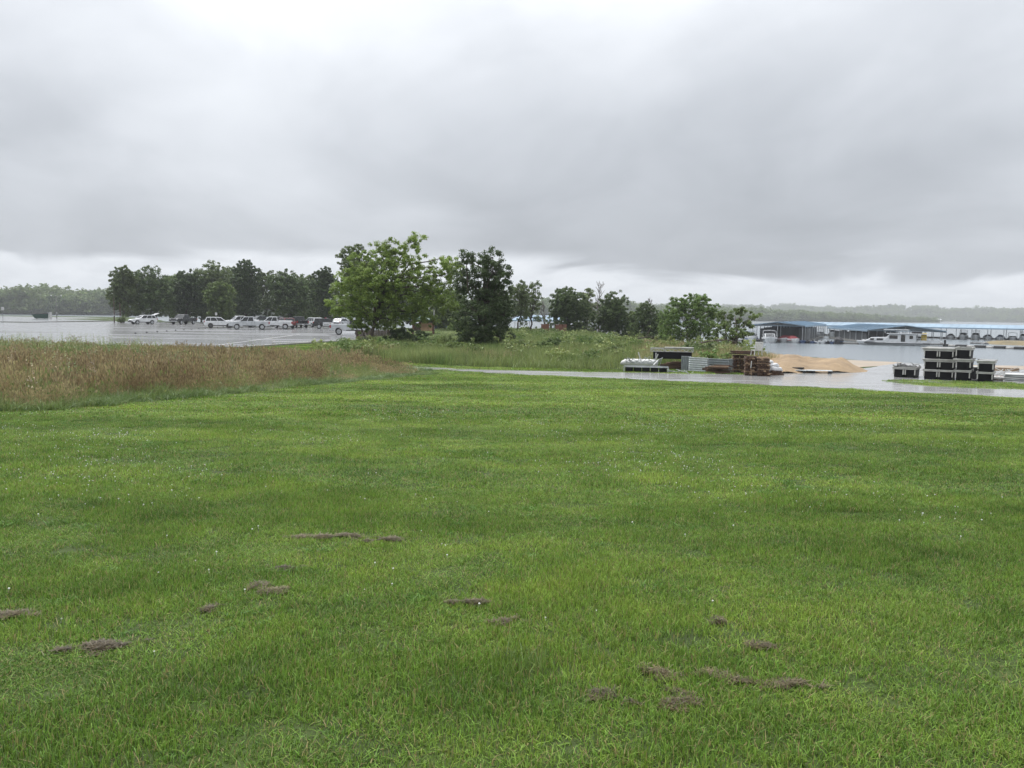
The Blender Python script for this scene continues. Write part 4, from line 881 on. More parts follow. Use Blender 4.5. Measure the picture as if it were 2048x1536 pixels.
# ------------------------------------------------------------------ lot furniture
M_RUBBER = mat('black_rubber_block', (.03, .03, .03), .7)
M_CONC = mat('concrete', (.36, .35, .33), .8, var=.2, scale=2, bump=.2)
def blocks():
    a = G(271, 667.5); b = G(476, 652); k = 15; mb = MB(); mb.prism([(-.09, 0), (.09, 0), (.06, .13), (-.06, .13)], -.9, .9); me = None
    for i in range(k):
        t = i / (k - 1); p = a + (b - a) * t
        if i == 0: o = mb.build('parking_block', M_RUBBER); me = o.data
        else: o = link('parking_block', me, M_RUBBER)
        o.location = (p.x, p.y, tz(p.x, p.y) + .022); o.rotation_euler = (0, 0, math.atan2(b.y - a.y, b.x - a.x) + R(90 - 6) + .1)
        o.rotation_euler[2] = math.atan2(p.x, -p.y) + R(180)
        tag(o, 'dark wheel stop, %s in the slanting line across the lot' % ('first from the left', 'second from the left', 'third from the left', 'fourth from the left', 'fifth from the left', 'sixth from the left', 'seventh from the left', 'exact middle one', 'seventh from the right', 'sixth from the right', 'fifth from the right', 'fourth from the right', 'third from the right', 'second from the right', 'last on the right')[i], 'wheel stop', 'line of wheel stops across the lot')
blocks()
M_WOODD = mat('weathered_dark_wood', (.085, .06, .045), .85, var=.35, scale=5, stretch=(1, 1, .15))
M_WOODL = mat('plywood_tan', (.46, .29, .17), .7, var=.15, scale=3)
M_GREENR = mat('green_metal_roof', (.035, .10, .075), .45, var=.15)
M_POLE = mat('grey_pole', (.22, .22, .21), .6, metal=.3)
M_WHITE = mat('white_paint', (.62, .62, .60), .5, var=.12, scale=2)
M_STEEL = mat('galvanised_steel', (.50, .52, .53), .42, metal=.5, var=.25, scale=3)
M_BRICK = mat('reddish_board', (.20, .085, .058), .8, var=.25, scale=2)
M_DGREEN = mat('dumpster_green', (.018, .06, .042), .5, var=.2)
def enclosure():
    a = G(712, 681); b = ground(776, a.y + 1.5); c = Vector((b.x + 1.6, b.y + 2.2, b.z)); root = empty('wooden_enclosure', a, 0, 'dark wooden board enclosure behind the trunk of the bright tree', 'fence')
    bm_ = {}
    for q0, q1 in ((a, b), (b, c)):
        d = q1 - q0; n = int(d.length / .15); yaw = math.atan2(d.y, d.x)
        for i in range(n):
            p = q0 + d * ((i + .5) / n) - a; h = 1.0
            if 'm' not in bm_:
                mb = MB(); mb.box((0, 0, .5), (.138, .022, 1.0)); o = mb.build('board', M_WOODD, root); bm_['m'] = o.data
            else: o = link('board', bm_['m'], M_WOODD, root)
            o.location = p + Vector((0, 0, tz(a.x + p.x, a.y + p.y) - a.z + .04)); o.rotation_euler = (0, 0, yaw + random.uniform(-.03, .03)); o.scale = (1, 1, .98 + random.uniform(-.02, .02))
        for t in (.03, .5, .97):
            p = q0 + d * t - a; mb = MB(); mb.box((p.x, p.y + .06, .55), (.1, .1, 1.15)); mb.build('post', M_WOODD, root)
    p = c - a; mb = MB(); mb.box((p.x - .25, p.y - .15, .55), (.5, .05, 1.1)); mb.build('metal_gate_panel', M_STEEL, root)
enclosure()
def kiosk():
    b = ground(853, 104); root = empty('notice_board', b, facing(853, 180) + R(-8), 'wooden notice board with green roof and blank tan panel', 'notice board')
    for x in (-.85, .85): mb = MB(); mb.box((x, 0, 1.02), (.22, .16, 2.05)); mb.build('post', mat('red_brown_post', (.13, .06, .04), .8), root, .01)
    mb = MB(); mb.box((0, .0, 1.12), (1.48, .07, 1.0)); mb.build('panel', M_WOODL, root)
    for s in (-1, 1):
        mb = MB(); mb.hexa([(-1.15, 0, 2.36), (1.15, 0, 2.36), (1.15, s * .75, 1.98), (-1.15, s * .75, 1.98), (-1.15, 0, 2.42), (1.15, 0, 2.42), (1.15, s * .76, 2.04), (-1.15, s * .76, 2.04)]); mb.build('roof_slope', M_GREENR, root)
    b = ground(833, 102); root = empty('notice_board', b, facing(833, 60), 'second notice board seen edge on, left of the tan panel', 'notice board')
    for x in (-.8, .8): mb = MB(); mb.box((x, 0, 1.0), (.2, .16, 2.0)); mb.build('post', MATS['red_brown_post'], root, .01)
    mb = MB(); mb.box((0, 0, 1.1), (1.4, .07, .95)); mb.build('panel', M_WOODD, root)
    for s in (-1, 1): mb = MB(); mb.hexa([(-1.2, 0, 2.3), (1.2, 0, 2.3), (1.2, s * .8, 1.95), (-1.2, s * .8, 1.95), (-1.2, 0, 2.36), (1.2, 0, 2.36), (1.2, s * .81, 2.0), (-1.2, s * .81, 2.0)]); mb.build('roof_slope', M_GREENR, root)
kiosk()
def lamp(px, Y, top, lab, double=False, rz=0):
    b = ground(px, Y); h = at(px, top, Y).z - b.z; root = empty('street_lamp', b, facing(px) + rz, lab, 'street lamp'); mb = MB(); mb.tube((0, 0, 0), (0, 0, h * .92), .09, .06, 10); mb.build('pole', M_POLE, root, smooth=True)
    for s in ((-1, 1) if double else (-1,)):
        r = h * .16; mb = MB(); mb.path([(0, 0, h * .88), (s * r * .3, 0, h * .97), (s * r * .7, 0, h), (s * r, 0, h * .985)], [.05, .05, .045, .04], 8); am = mb.build('arm', M_POLE, root, smooth=True)
        mb = MB(); mb.tube((s * r, 0, h * .99), (s * r * 1.25, 0, h * .955), .10, .17, 10); mb.build('lamp_head', M_WHITE, am)
    mb = MB(); mb.box((0, -.1, h * .25), (.2, .12, .35)); mb.build('meter_box', M_STEEL, root)
lamp(868, 105, 615, 'curved grey lamp post beside the tan notice board')
lamp(113, 225, 590, 'tall double headed lamp post by the boat ramp', True)
def sign(px, Y, top, lab, w, h, m, pole_m=None):
    b = ground(px, Y); H = at(px, top, Y).z - b.z; root = empty('post_sign', b, facing(px), lab, 'sign'); mb = MB(); mb.tube((0, 0, 0), (0, 0, H), .04, n=8); mb.build('post', pole_m or M_POLE, root); mb = MB(); mb.box((0, -.06, H - h / 2), (w, .03, h)); mb.build('plate', m, root)
sign(432, 170, 625, 'small white sign on a post in front of the olive tree', .42, .55, M_WHITE)
sign(5, 155, 614, 'white sign on a post at the left edge of the lot', .45, .6, M_WHITE)
for px, top, lab in ((228, 596, 'dark wooden pole, left of the pair by the leaning tree'), (240, 606, 'dark wooden pole, right of the pair by the leaning tree')):
    b = ground(px, 172); H = at(px, top, 172).z - b.z; root = empty('utility_pole', b, 0, lab, 'pole'); mb = MB(); mb.tube((0, 0, 0), (0, 0, H), .13, .10, 10); mb.build('shaft', M_WOODD, root); mb = MB(); mb.box((0, -.14, H * .3), (.25, .1, .3)); mb.build('meter_box', M_STEEL, root)
def dumpster():
    b = ground(81, 215); root = empty('dumpster', b, facing(81), 'dark green slant ended dumpster by the boat ramp', 'dumpster'); mb = MB(); mb.prism([(-1.35, .12), (1.6, .12), (1.75, 1.35), (-2.05, 1.2)], -.95, .95); mb.build('bin', M_DGREEN, root, .03)
    for x in (-1, 0, 1): mb = MB(); mb.box((x, -.99, .7), (.1, .08, 1.05)); mb.build('rib', M_DGREEN, root)
    mb = MB(); mb.hexa([(-2.1, -1, 1.2), (1.8, -1, 1.34), (1.8, 1, 1.34), (-2.1, 1, 1.2), (-2.0, -.9, 1.34), (1.7, -.9, 1.5), (1.7, .9, 1.5), (-2.0, .9, 1.34)]); mb.build('lid', M_TRIM, root)
    for s in (-1, 1): mb = MB(); mb.box((s * .9, 0, .06), (.2, 1.8, .12)); mb.build('skid', M_TRIM, root)
dumpster()
for px, h, lab in ((96, 1.5, 'white post just right of the green dumpster'), (101, 1.7, 'white post beside the lamp at the boat ramp')):
    b = ground(px, 222); root = empty('marker_post', b, 0, lab, 'post'); mb = MB(); mb.box((0, 0, h / 2), (.45, .3, h)); mb.build('shaft', M_WHITE, root, .03); mb = MB(); mb.box((0, 0, h + .04), (.5, .36, .08)); mb.build('cap', M_STEEL, root)
# rust coloured reeds / low wall by the lake
def wall(px0, px1, Y, h, lab):
    a = ground(px0, Y); b = ground(px1, Y + 1); d = b - a; root = empty('board_wall', a, math.atan2(d.y, d.x), lab, 'wall'); L_ = d.length; n = max(3, int(L_ / .5)); me = None
    for i in range(n):
        if me is None: mb = MB(); mb.box((0, 0, h / 2), (L_ / n * .97, .12, h)); o = mb.build('board', M_BRICK, root); me = o.data
        else: o = link('board', me, M_BRICK, root)
        o.location = ((i + .5) * L_ / n, random.uniform(-.012, .012), random.uniform(0, .05))
    mb = MB(); mb.box((L_ / 2, 0, h + .06), (L_ + .1, .2, .06)); mb.build('coping', M_BRICK, root)
wall(1083, 1098, 110, 1.5, 'short reddish board wall, left of the pair below the dense tree'); wall(1111, 1133, 112, 1.45, 'wider reddish board wall, right of the pair below the dense tree')
# ------------------------------------------------------------------ dock sections and scrap by the road
M_OLDST = mat('old_steel', (.26, .26, .25), .6, metal=.3, var=.4, scale=5)
M_FLOAT = mat('black_float_tub', (.010, .010, .012), .6, var=.3, scale=4, spec=.18)
M_FRAME = mat('white_steel_frame', (.52, .52, .50), .6, var=.2, scale=4, col2=(.32, .31, .28))
M_PLANK = mat('old_brown_plank', (.115, .066, .042), .85, var=.4, scale=3.2, col2=(.05, .03, .02))
M_PLANK2 = mat('pale_plank', (.33, .23, .145), .85, var=.35, scale=3.0)
M_CORR = mat('corrugated_grey', (.40, .43, .45), .4, metal=.4, var=.15)
M_CORRW = mat('corrugated_white', (.62, .65, .66), .4, metal=.2, var=.1)
M_BAG = mat('white_bag', (.66, .66, .66), .55, var=.12, scale=4)
def rail_unit(root, z, L_, D, h, bays, rng, rail=True, lattice=True, legs=True):
    """one dock section: black tubs under a white frame with a zigzag fascia"""
    ht = h * .74; hf = h * .17
    bw = L_ / bays
    for i in range(bays):
        mb = MB(); cx = -L_ / 2 + bw * (i + .5); g = .02
        mb.hexa([(cx - bw / 2 + g + .02, -D / 2 + .03, z), (cx + bw / 2 - g - .02, -D / 2 + .03, z), (cx + bw / 2 - g - .02, D / 2 - .03, z), (cx - bw / 2 + g + .02, D / 2 - .03, z), (cx - bw / 2 + g, -D / 2 + .01, z + ht), (cx + bw / 2 - g, -D / 2 + .01, z + ht), (cx + bw / 2 - g, D / 2 - .01, z + ht), (cx - bw / 2 + g, D / 2 - .01, z + ht)])
        mb.build('float_tub', M_FLOAT, root, .025)
    fr = MB()
    for s in (-1, 1):
        fr.box((0, s * (D / 2 + .012), z + ht + .025), (L_ + .05, .035, .032)); fr.box((0, s * (D / 2 + .012), z + ht + hf), (L_ + .05, .035, .035))
        fr.box((s * (L_ / 2 + .012), 0, z + ht + .025), (.045, D, .045)); fr.box((s * (L_ / 2 + .012), 0, z + ht + hf), (.045, D, .05))
    fr.build('frame', M_FRAME, root)
    zz = MB()
    if lattice:
        n = max(4, int(L_ / .17))
        for s in (-1, 1):
            for i in range(n):
                x0 = -L_ / 2 + L_ * i / n; x1 = x0 + L_ / n; a, b = (z + ht + .05, z + ht + hf - .03) if i % 2 else (z + ht + hf - .03, z + ht + .05); zz.bar((x0, s * (D / 2 + .012), a), (x1, s * (D / 2 + .012), b), .022)
        n = max(4, int(D / .25))
        for s in (-1, 1):
            for i in range(n):
                x0 = -D / 2 + D * i / n; x1 = x0 + D / n; a, b = (z + ht + .05, z + ht + hf - .03) if i % 2 else (z + ht + hf - .03, z + ht + .05); zz.bar((s * (L_ / 2 + .012), x0, a), (s * (L_ / 2 + .012), x1, b), .022)
        zz.build('lattice', M_OLDST, root)
    if legs:
        for i in range(bays + 1):
            for k in ((-1, 1) if 0 < i < bays else (0,)):
                x = -L_ / 2 + bw * i + k * .045 + (.03 if i == 0 else -.03 if i == bays else 0); mb = MB(); mb.box((x, -D / 2 - .025, z + ht * .66), (.048, .04, ht * .62)); mb.build('bracket', M_FRAME, root)
    if rail:
        for s in (-1, 1): mb = MB(); mb.tube((-L_ / 2 - .10, s * (D / 2 + .04), z + ht + hf + .04), (L_ / 2 + .06, s * (D / 2 + .04), z + ht + hf + .035), .026, n=10); mb.build('bumper_rail', M_FRAME, root, smooth=True)
        mb = MB(); mb.box((0, 0, z + ht + hf + .045), (L_ + .02, D, .02)); mb.build('deck', M_OLDST, root)
def dockstack(px, Y, L_, D, hs, bays, rz, labs, rails, seed):
    b = ground(px, Y); z = b.z + .02
    for i, h in enumerate(hs):
        root = empty('dock_section', (b.x + random.uniform(-.02, .02), b.y, z), rz + random.uniform(-.015, .015), labs[i], 'dock section', 'stacked dock sections by the road')
        rail_unit(root, 0, L_, D, h, bays, None, rail=rails[i]); z += h * (.98 if rails[i] else .90) + .012
RZ = R(-33)
dockstack(1886, 38.0, 1.20, 1.7, (.47, .47, .49), 2, RZ, ['wide black dock float, bottom of the tall stack on the right', 'wide black dock float with pale rail, middle of the tall stack on the right', 'wide black dock float with pale rail, top of the tall stack on the right'], (False, True, True), 1)
dockstack(1934.5, 37.3, .60, 1.5, (.50, .49, .54), 1, RZ, ['narrow black dock float, bottom of the narrow three high stack', 'narrow black dock float, middle of the narrow three high stack', 'narrow black dock float, top of the narrow three high stack'], (False, True, False), 2)
dockstack(1979, 36.7, .62, 1.3, (.46, .49), 1, RZ, ['black dock float with zigzag frame, bottom of the two high stack', 'black dock float with pale rail, top of the two high stack'], (False, True), 3)
dockstack(1820, 39.0, .95, 1.5, (.50,), 2, RZ, ['low single dock float with tangled galvanised frame on top'], (False,), 4)
def lattice_pile(px, Y, zoff, lab, n, L_, D, H, seed, m=None, group=None):
    rng = random.Random(seed); b = ground(px, Y); root = empty('frame_scrap', (b.x, b.y, b.z + zoff), RZ, lab, 'metal scrap', group)
    for i in range(n):
        mb = MB(); a = Vector((rng.uniform(-L_, L_) / 2, rng.uniform(-D, D) / 2, rng.uniform(0, .05))); e = Vector((max(-L_ / 2, min(L_ / 2, a.x + rng.uniform(-.5, .5) * L_)), max(-D / 2, min(D / 2, a.y + rng.uniform(-.8, .8) * D)), rng.uniform(.05, H))); mb.bar(a, e, .028, .022); mb.build('steel_bar', m or M_STEEL, root)
lattice_pile(1818, 39.0, .47, 'tangle of galvanised bars on top of the low dock float', 26, 1.0, 1.2, .20, 11, M_OLDST)
b = ground(1957, 38.4); root = empty('storage_box', b, RZ, 'low dark box with white lid between the two dock stacks', 'box'); mb = MB(); mb.box((0, 0, .26), (.85, .8, .5)); mb.build('bin', mat('dark_grey_plastic', (.045, .045, .05), .6), root, .03); mb = MB(); mb.box((0, 0, .545), (.9, .85, .06)); mb.build('lid', M_FRAME, root, .01)
# scrap at the right edge
lattice_pile(2025, 39.2, .02, 'white bars and boards heaped at the right edge of the photo', 26, 2.2, 1.2, .55, 12, M_WHITE)
for i, (px, Y, L_, lab) in enumerate([(2012, 38.0, 1.0, 'orange brown beam lying in front of the white scrap'), (2004, 40.6, 1.7, 'long pale board leaning behind the right scrap heap')]):
    b = ground(px, Y); root = empty('loose_beam', b, RZ + R(4), lab, 'beam'); mb = MB(); mb.box((0, 0, .09 + i * .25), (L_, .14, .16)); mb.build('beam', M_PLANK2 if i else mat('orange_beam', (.26, .11, .05), .8), root, .01); mb = MB(); mb.box((0, 0, .01), (.2, .2, .02)); mb.build('rest', M_PLANK, root)
b = ground(2040, 36.6); root = empty('stacked_sheets', b, RZ, 'white stacked sheets at the right edge of the photo', 'sheets')
for i in range(5): mb = MB(); mb.box((random.uniform(-.05, .05), 0, .04 + i * .075), (.95, .8, .05), Matrix.Rotation(random.uniform(-.1, .1), 3, 'Z')); mb.build('sheet', M_WHITE if i % 2 == 0 else M_STEEL, root, .01)
for i, px in enumerate((1992, 2001, 2010, 2019)):
    b = ground(px, 37.4 - i * .12); root = empty('white_float', b, RZ, 'small white capped tube on the ground by the right scrap, number %s from the left' % ('one', 'two', 'three', 'four')[i], 'tube', 'white tubes by the right scrap'); mb = MB(); mb.tube((-.14, 0, .12), (.12, .05, .16), .07, .06, 10); mb.build('tube', M_WHITE, root, smooth=True); mb = MB(); mb.box((0, 0, .03), (.2, .1, .06)); mb.build('cradle', M_TRIM, root)

# --- scrap row left of the sand heap (parallel to the road)
RL = R(-10)
def at_row(px, py): g = G(px, py); return Vector((g.x, g.y, g.z + .02))
b = at_row(1347, 729); b.y += 2.0; b = Vector((X(1347, 43.2), 43.2, tz(X(1347, 43.2), 43.2)))
root = empty('dock_section', b, RL, 'black dock float raised in a white frame at the back of the scrap row', 'dock section')
mb = MB(); mb.box((0, 0, .70), (1.95, .8, .36)); mb.build('float_tub', M_FLOAT, root, .02)
for x in (-.9, .9): mb = MB(); mb.box((x, 0, .26), (.1, .7, .52)); mb.build('support', M_STEEL, root)
for k, (x0, x1, rr) in enumerate(((-1.12, -.42, 0), (-.40, 1.05, 1))):
    mb = MB(); mb.box(((x0 + x1) / 2, -.43, 1.05), (x1 - x0, .04, .04)); mb.box(((x0 + x1) / 2, -.43, .90), (x1 - x0, .04, .035)); mb.box((x0 + .02, -.43, .975), (.04, .04, .18)); mb.box((x1 - .02, -.43, .975), (.04, .04, .18)); mb.box(((x0 + x1) / 2, .3, 1.05), (x1 - x0, .04, .04)); mb.build('frame', M_FRAME, root)
    mb = MB(); n = 8
    for i in range(n): xa = x0 + (x1 - x0) * i / n; xb = xa + (x1 - x0) / n; mb.bar((xa, -.43, .91 + .13 * (i % 2)), (xb, -.43, 1.04 - .13 * (i % 2)), .025)
    mb.build('lattice', M_STEEL, root)
mb = MB(); mb.tube((-.40, -.44, 1.10), (1.05, -.44, 1.10), .04, n=8); mb.build('bumper_rail', M_FRAME, root)
# white pontoon tube with frame
b = at_row(1268, 737); root = empty('pontoon', b, RL, 'white rounded pontoon lying at the left end of the scrap row', 'pontoon')
mb = MB(); mb.path([(-.70, 0, .20), (-.62, 0, .24), (-.45, 0, .27), (0, 0, .27), (.8, 0, .27), (1.2, 0, .25)], [.03, .12, .19, .21, .21, .19], 12); mb.build('hull', M_WHITE, root, smooth=True)
for x in (-.25, .45): mb = MB(); mb.box((x, 0, .04), (.1, .4, .08)); mb.build('cradle', M_PLANK, root)
b = at_row(1292, 744); root = empty('dock_section', b, RL, 'long low frame with black floats at the left front of the scrap row', 'dock section'); 
for i in range(5): mb = MB(); mb.box((-.80 + i * .40, 0, .12), (.36, .6, .2)); mb.build('float_tub', M_FLOAT, root, .02)
mb = MB(); mb.box((0, -.32, .24), (2.1, .05, .05)); mb.box((0, .32, .24), (2.1, .05, .05)); mb.box((-1.04, -.32, .13), (.05, .05, .26)); mb.box((1.04, -.32, .13), (.05, .05, .26)); mb.build('frame', M_STEEL, root)
# tripod bars standing up
for i, (x0, z1, lean, lab) in enumerate(((1287, .86, -.28, 'white bar leaning up left at the left end of the scrap row'), (1303, .78, .30, 'white bar leaning up right, next to the upright one'), (1311, .84, 0.0, 'white upright post in front of the black raised float'))):
    g = at_row(x0, 740); root = empty('loose_bar', g, RL, lab, 'bar'); mb = MB(); mb.bar((0, .1, .0), (lean, .1, z1), .05); mb.build('bar', M_WHITE, root); mb = MB(); mb.box((0, .1, .02), (.14, .14, .04)); mb.build('foot', M_STEEL, root)
lattice_pile(1290, 41.6, .30, 'grey lattice frames piled over the white pontoon', 34, 1.7, .9, .40, 13)
lattice_pile(1350, 40.0, .0, 'thin steel truss bars lying low in the middle of the scrap row', 18, 1.9, .6, .22, 14)
def logs(px, py, lab, n, L_, H, seed, m=M_PLANK):
    rng = random.Random(seed); g = at_row(px, py); root = empty('timber_heap', g, RL, lab, 'timber')
    for i in range(n):
        z = .04 + H * (i / n); sp = .5 * (1 - i / n * .6); mb = MB(); mb.box((rng.uniform(-.18, .18) * L_ , rng.uniform(-.3, .3), z), (L_ * rng.uniform(.5, 1) * (1 - .25 * i / n), .12, .055), Matrix.Rotation(rng.uniform(-.16, .16), 3, 'Z') @ Matrix.Rotation(rng.uniform(-.07, .07), 3, 'Y')); mb.build('plank', m if rng.random() < .8 else M_PLANK2, root)
logs(1350, 739, 'heap of broken brown planks in the middle of the scrap row', 18, 1.4, .36, 21)
logs(1434, 747, 'heap of dark brown planks in front of the grey corrugated panels', 16, 1.35, .34, 22)
mb = MB(); g = at_row(1450, 743); root = empty('loose_timber', g, RL + R(4), 'black beam sticking out of the dark brown plank heap', 'beam'); mb.bar((-.6, -.1, .40), (.35, -.12, .36), .07); mb.build('beam', M_TRIM, root); mb = MB(); mb.box((.1, -.1, .17), (.08, .08, .36)); mb.build('prop', M_PLANK, root)
# corrugated panels: ribs are real
def corrugated(px0, px1, Y0, Y1, h, m, lab, along='x', n=18, depth=.06):
    a = Vector((X(px0, Y0), Y0, 0)); c = Vector((X(px1, Y1), Y1, 0)); a.z = tz(a.x, a.y); d = c - a; d.z = 0; L_ = d.length; root = empty('metal_panel', a, math.atan2(d.y, d.x), lab, 'metal panel')
    v = []; f = []
    if along == 'x':
        k = n * 4
        for i in range(k + 1):
            y = depth * .5 * (1 if (i // 2) % 2 else -1); x = L_ * i / k
            for t in (0, .02):
                v += [(x, y + t, .03), (x, y + t, h)]
        for i in range(k): p = 4 * i; f += [(p, p + 4, p + 5, p + 1), (p + 3, p + 7, p + 6, p + 2), (p + 1, p + 5, p + 7, p + 3), (p + 2, p + 6, p + 4, p)]
    else:
        k = n * 4
        for i in range(k + 1):
            y = depth * .5 * (1 if (i // 2) % 2 else -1); z = .03 + (h - .03) * i / k
            for t in (0, .02): v += [(0, y + t, z), (L_, y + t, z)]
        for i in range(k): p = 4 * i; f += [(p, p + 1, p + 5, p + 4), (p + 2, p + 6, p + 7, p + 3), (p + 1, p + 3, p + 7, p + 5), (p, p + 4, p + 6, p + 2)]
    mb = MB(); mb.add(v, f); mb.build('sheet', m, root)
    for x in (.02, L_ - .02): mb = MB(); mb.box((x, .10, h / 2), (.05, .05, h)); mb.build('post', M_STEEL, root)
    mb = MB(); mb.box((L_ / 2, .02, h + .02), (L_, .1, .03)); mb.build('edge_trim', m, root)
corrugated(1381, 1418, 41.2, 40.6, .66, M_CORRW, 'white ribbed metal panel left of the grey corrugated ones', 'z', 6, .05)
corrugated(1366, 1384, 41.9, 41.6, .68, M_CORR, 'short grey metal panel at the left of the white ribbed panel', 'x', 5)
corrugated(1419, 1462, 41.4, 40.8, .60, M_CORR, 'long grey corrugated panel behind the dark plank heap', 'z', 5, .06)
corrugated(1461, 1474, 40.5, 40.2, .64, M_CORR, 'narrow grey corrugated panel touching the plank stacks', 'x', 4)
# plank stacks (old dock decking)
def plankstack(px, py, L_, D, layers, th, lab, seed, rz, lean=0):
    rng = random.Random(seed); g = at_row(px, py); root = empty('plank_stack', g, rz, lab, 'plank stack', 'stacks of old dock decking'); cache = {}
    for i in range(layers):
        z = th * (i + .5); long_ = i % 2 == 0; off = lean * i / layers; sc = 1 + rng.uniform(-.05, .05)
        if long_:
            for j in range(4):
                k = ('l', rng.randint(0, 1))
                if k not in cache: mb = MB(); mb.box((0, 0, 0), (L_, .13, th * .72)); o = mb.build('plank', M_PLANK if k[1] == 0 else M_PLANK2, root); cache[k] = o.data
                else: o = link('plank', cache[k], None, root)
                o.location = (off + rng.uniform(-.03, .03), -D / 2 + D * (j + .5) / 4, z + rng.uniform(-.01, .01)); o.rotation_euler = (0, rng.uniform(-.02, .02), rng.uniform(-.03, .03)); o.scale = (sc, 1, 1)
        else:
            for j in range(4):
                k = ('c', rng.randint(0, 3) == 0)
                if k not in cache: mb = MB(); mb.box((0, 0, 0), (.11, D, th * .8)); o = mb.build('crosspiece', M_PLANK2 if k[1] else M_PLANK, root); cache[k] = o.data
                else: o = link('crosspiece', cache[k], None, root)
                o.location = (off - L_ / 2 + .06 + (L_ - .12) * j / 3 + rng.uniform(-.02, .02), rng.uniform(-.03, .03), z)
plankstack(1478, 746, .62, .8, 13, .066, 'brown plank stack at the left of the three, with wide planks on top', 31, RL)
plankstack(1501, 751, .56, .8, 13, .068, 'brown plank stack with pale plank ends in the middle of the three', 32, RL)
plankstack(1525, 752, .56, .9, 13, .066, 'dark plank stack at the right of the three, beside the white bags', 33, RL, -.03)
g = at_row(1487, 747); root = empty('plank_bundle', (g.x, g.y + .1, g.z + .90), RL, 'long overhanging planks lying across the top of the stacks', 'planks')
for i in range(9): rng = random.Random(70 + i); mb = MB(); mb.box((rng.uniform(-.22, .1), -.3 + .07 * (i % 5) * 2, .035 + .055 * (i // 3)), (1.05 * rng.uniform(.75, 1.05), .14, .045), Matrix.Rotation(rng.uniform(-.06, .06), 3, 'Z')); mb.build('plank', M_PLANK, root)
g = at_row(1496, 751); root = empty('pale_board', (g.x, g.y - .48, g.z), RL, 'pale upright board leaning on the front of the plank stacks', 'board'); mb = MB(); mb.bar((-.02, 0, .36), (.0, 0, .68), .10, .03); mb.build('board', M_FRAME, root); mb = MB(); mb.bar((.02, 0, .02), (-.02, 0, .36), .05, .03); mb.build('stake', M_PLANK2, root)
def chair():
    g = at_row(1512, 750); root = empty('plastic_chair', (g.x, g.y + .05, g.z + .90), RL + R(200), 'white plastic lawn chair on top of the plank stacks', 'chair')
    for x in (-.17, .17):
        for y in (-.16, .16): mb = MB(); mb.tube((x * 1.15, y * 1.15, 0), (x, y, .22), .022, n=8); mb.build('leg', M_WHITE, root)
    mb = MB(); mb.box((0, 0, .235), (.42, .40, .035)); mb.build('seat', M_WHITE, root, .01)
    for i in range(5): mb = MB(); mb.box((-.16 + i * .08, .22, .42), (.055, .025, .36), Matrix.Rotation(-.15, 3, 'X')); mb.build('back_slat', M_WHITE, root)
    mb = MB(); mb.box((0, .25, .60), (.42, .03, .06)); mb.build('back_rail', M_WHITE, root, .01)
    for s in (-1, 1): mb = MB(); mb.box((s * .21, .02, .36), (.05, .40, .03)); mb.build('armrest', M_WHITE, root)
chair()
def bags():
    g = at_row(1547, 751); spots = [(-.22, .1, .30, .22), (.0, .05, .30, .24), (.20, .05, .28, .2), (-.16, .12, .47, .2), (.05, .1, .46, .2), (-.2, .14, .62, .17)]
    labs = ['white bag at the lower left of the bag heap beside the planks', 'white bag at the lower middle of the bag heap', 'white bag at the right end of the bag heap', 'white bag second from the top of the bag heap', 'white bag on the right shoulder of the bag heap', 'white bag on top of the bag heap beside the planks']
    for i, (x, y, z, r) in enumerate(spots):
        bm = bmesh.new(); bmesh.ops.create_icosphere(bm, subdivisions=3, radius=1)
        for v in bm.verts:
            n = mnoise.fractal(v.co * 1.7 + Vector((i * 3, 0, 0)), 1, 2, 4); v.co = Vector((v.co.x * r * 1.15, v.co.y * r, v.co.z * r * .62)) * (1 + .22 * n)
        me = bpy.data.meshes.new('white_bag'); bm.to_mesh(me); bm.free()
        for p in me.polygons: p.use_smooth = True
        o = link('white_bag', me, M_BAG); o.location = (g.x + x, g.y + y, g.z + z - .02); tag(o, labs[i], 'bag', 'heap of white bags')
    root = empty('timber_heap', (g.x + .05, g.y, g.z), RL, 'dark timber offcuts lying under the white bags', 'timber')
    for i in range(12): rng = random.Random(90 + i); mb = MB(); mb.box((rng.uniform(-.2, .25), rng.uniform(-.25, .25), .04 + .07 * (i // 4)), (.5 * rng.uniform(.6, 1), .1, .06), Matrix.Rotation(rng.uniform(-.5, .5), 3, 'Z')); mb.build('plank', M_PLANK, root)
bags()
def boards_on_sand():
    for i, (p0, p1, y, lab) in enumerate(((1560, 1592, 41.2, 'white board on the ground beside the white bags'), (1594, 1652, 40.9, 'long white board at the foot of the sand heap'))):
        a = Vector((X(p0, y), y, 0)); b = Vector((X(p1, y - .3), y - .3, 0)); a.z = tz(a.x, a.y) + .02; d = b - a; root = empty('ground_board', a, math.atan2(d.y, d.x), lab, 'board'); L_ = d.length; mb = MB(); mb.box((L_ / 2, .1, .13), (L_, .5, .03)); mb.build('board', M_CORRW, root)
        for x in (.1, L_ / 2, L_ - .1): mb = MB(); mb.box((x, .1, .055), (.12, .45, .11)); mb.build('bearer', M_TRIM, root)
    b = Vector((X(1596, 41.0), 41.0, 0)); b.z = tz(b.x, b.y) + .17; root = empty('dark_timber', b, R(-5), 'dark timbers lying on the white boards by the sand', 'timber')
    for i in range(4): mb = MB(); mb.box((.05 * i, .12 * (i % 2), .03 + .05 * (i // 2)), (.55, .1, .05)); mb.build('plank', M_PLANK if i % 2 else M_TRIM, root)
boards_on_sand()
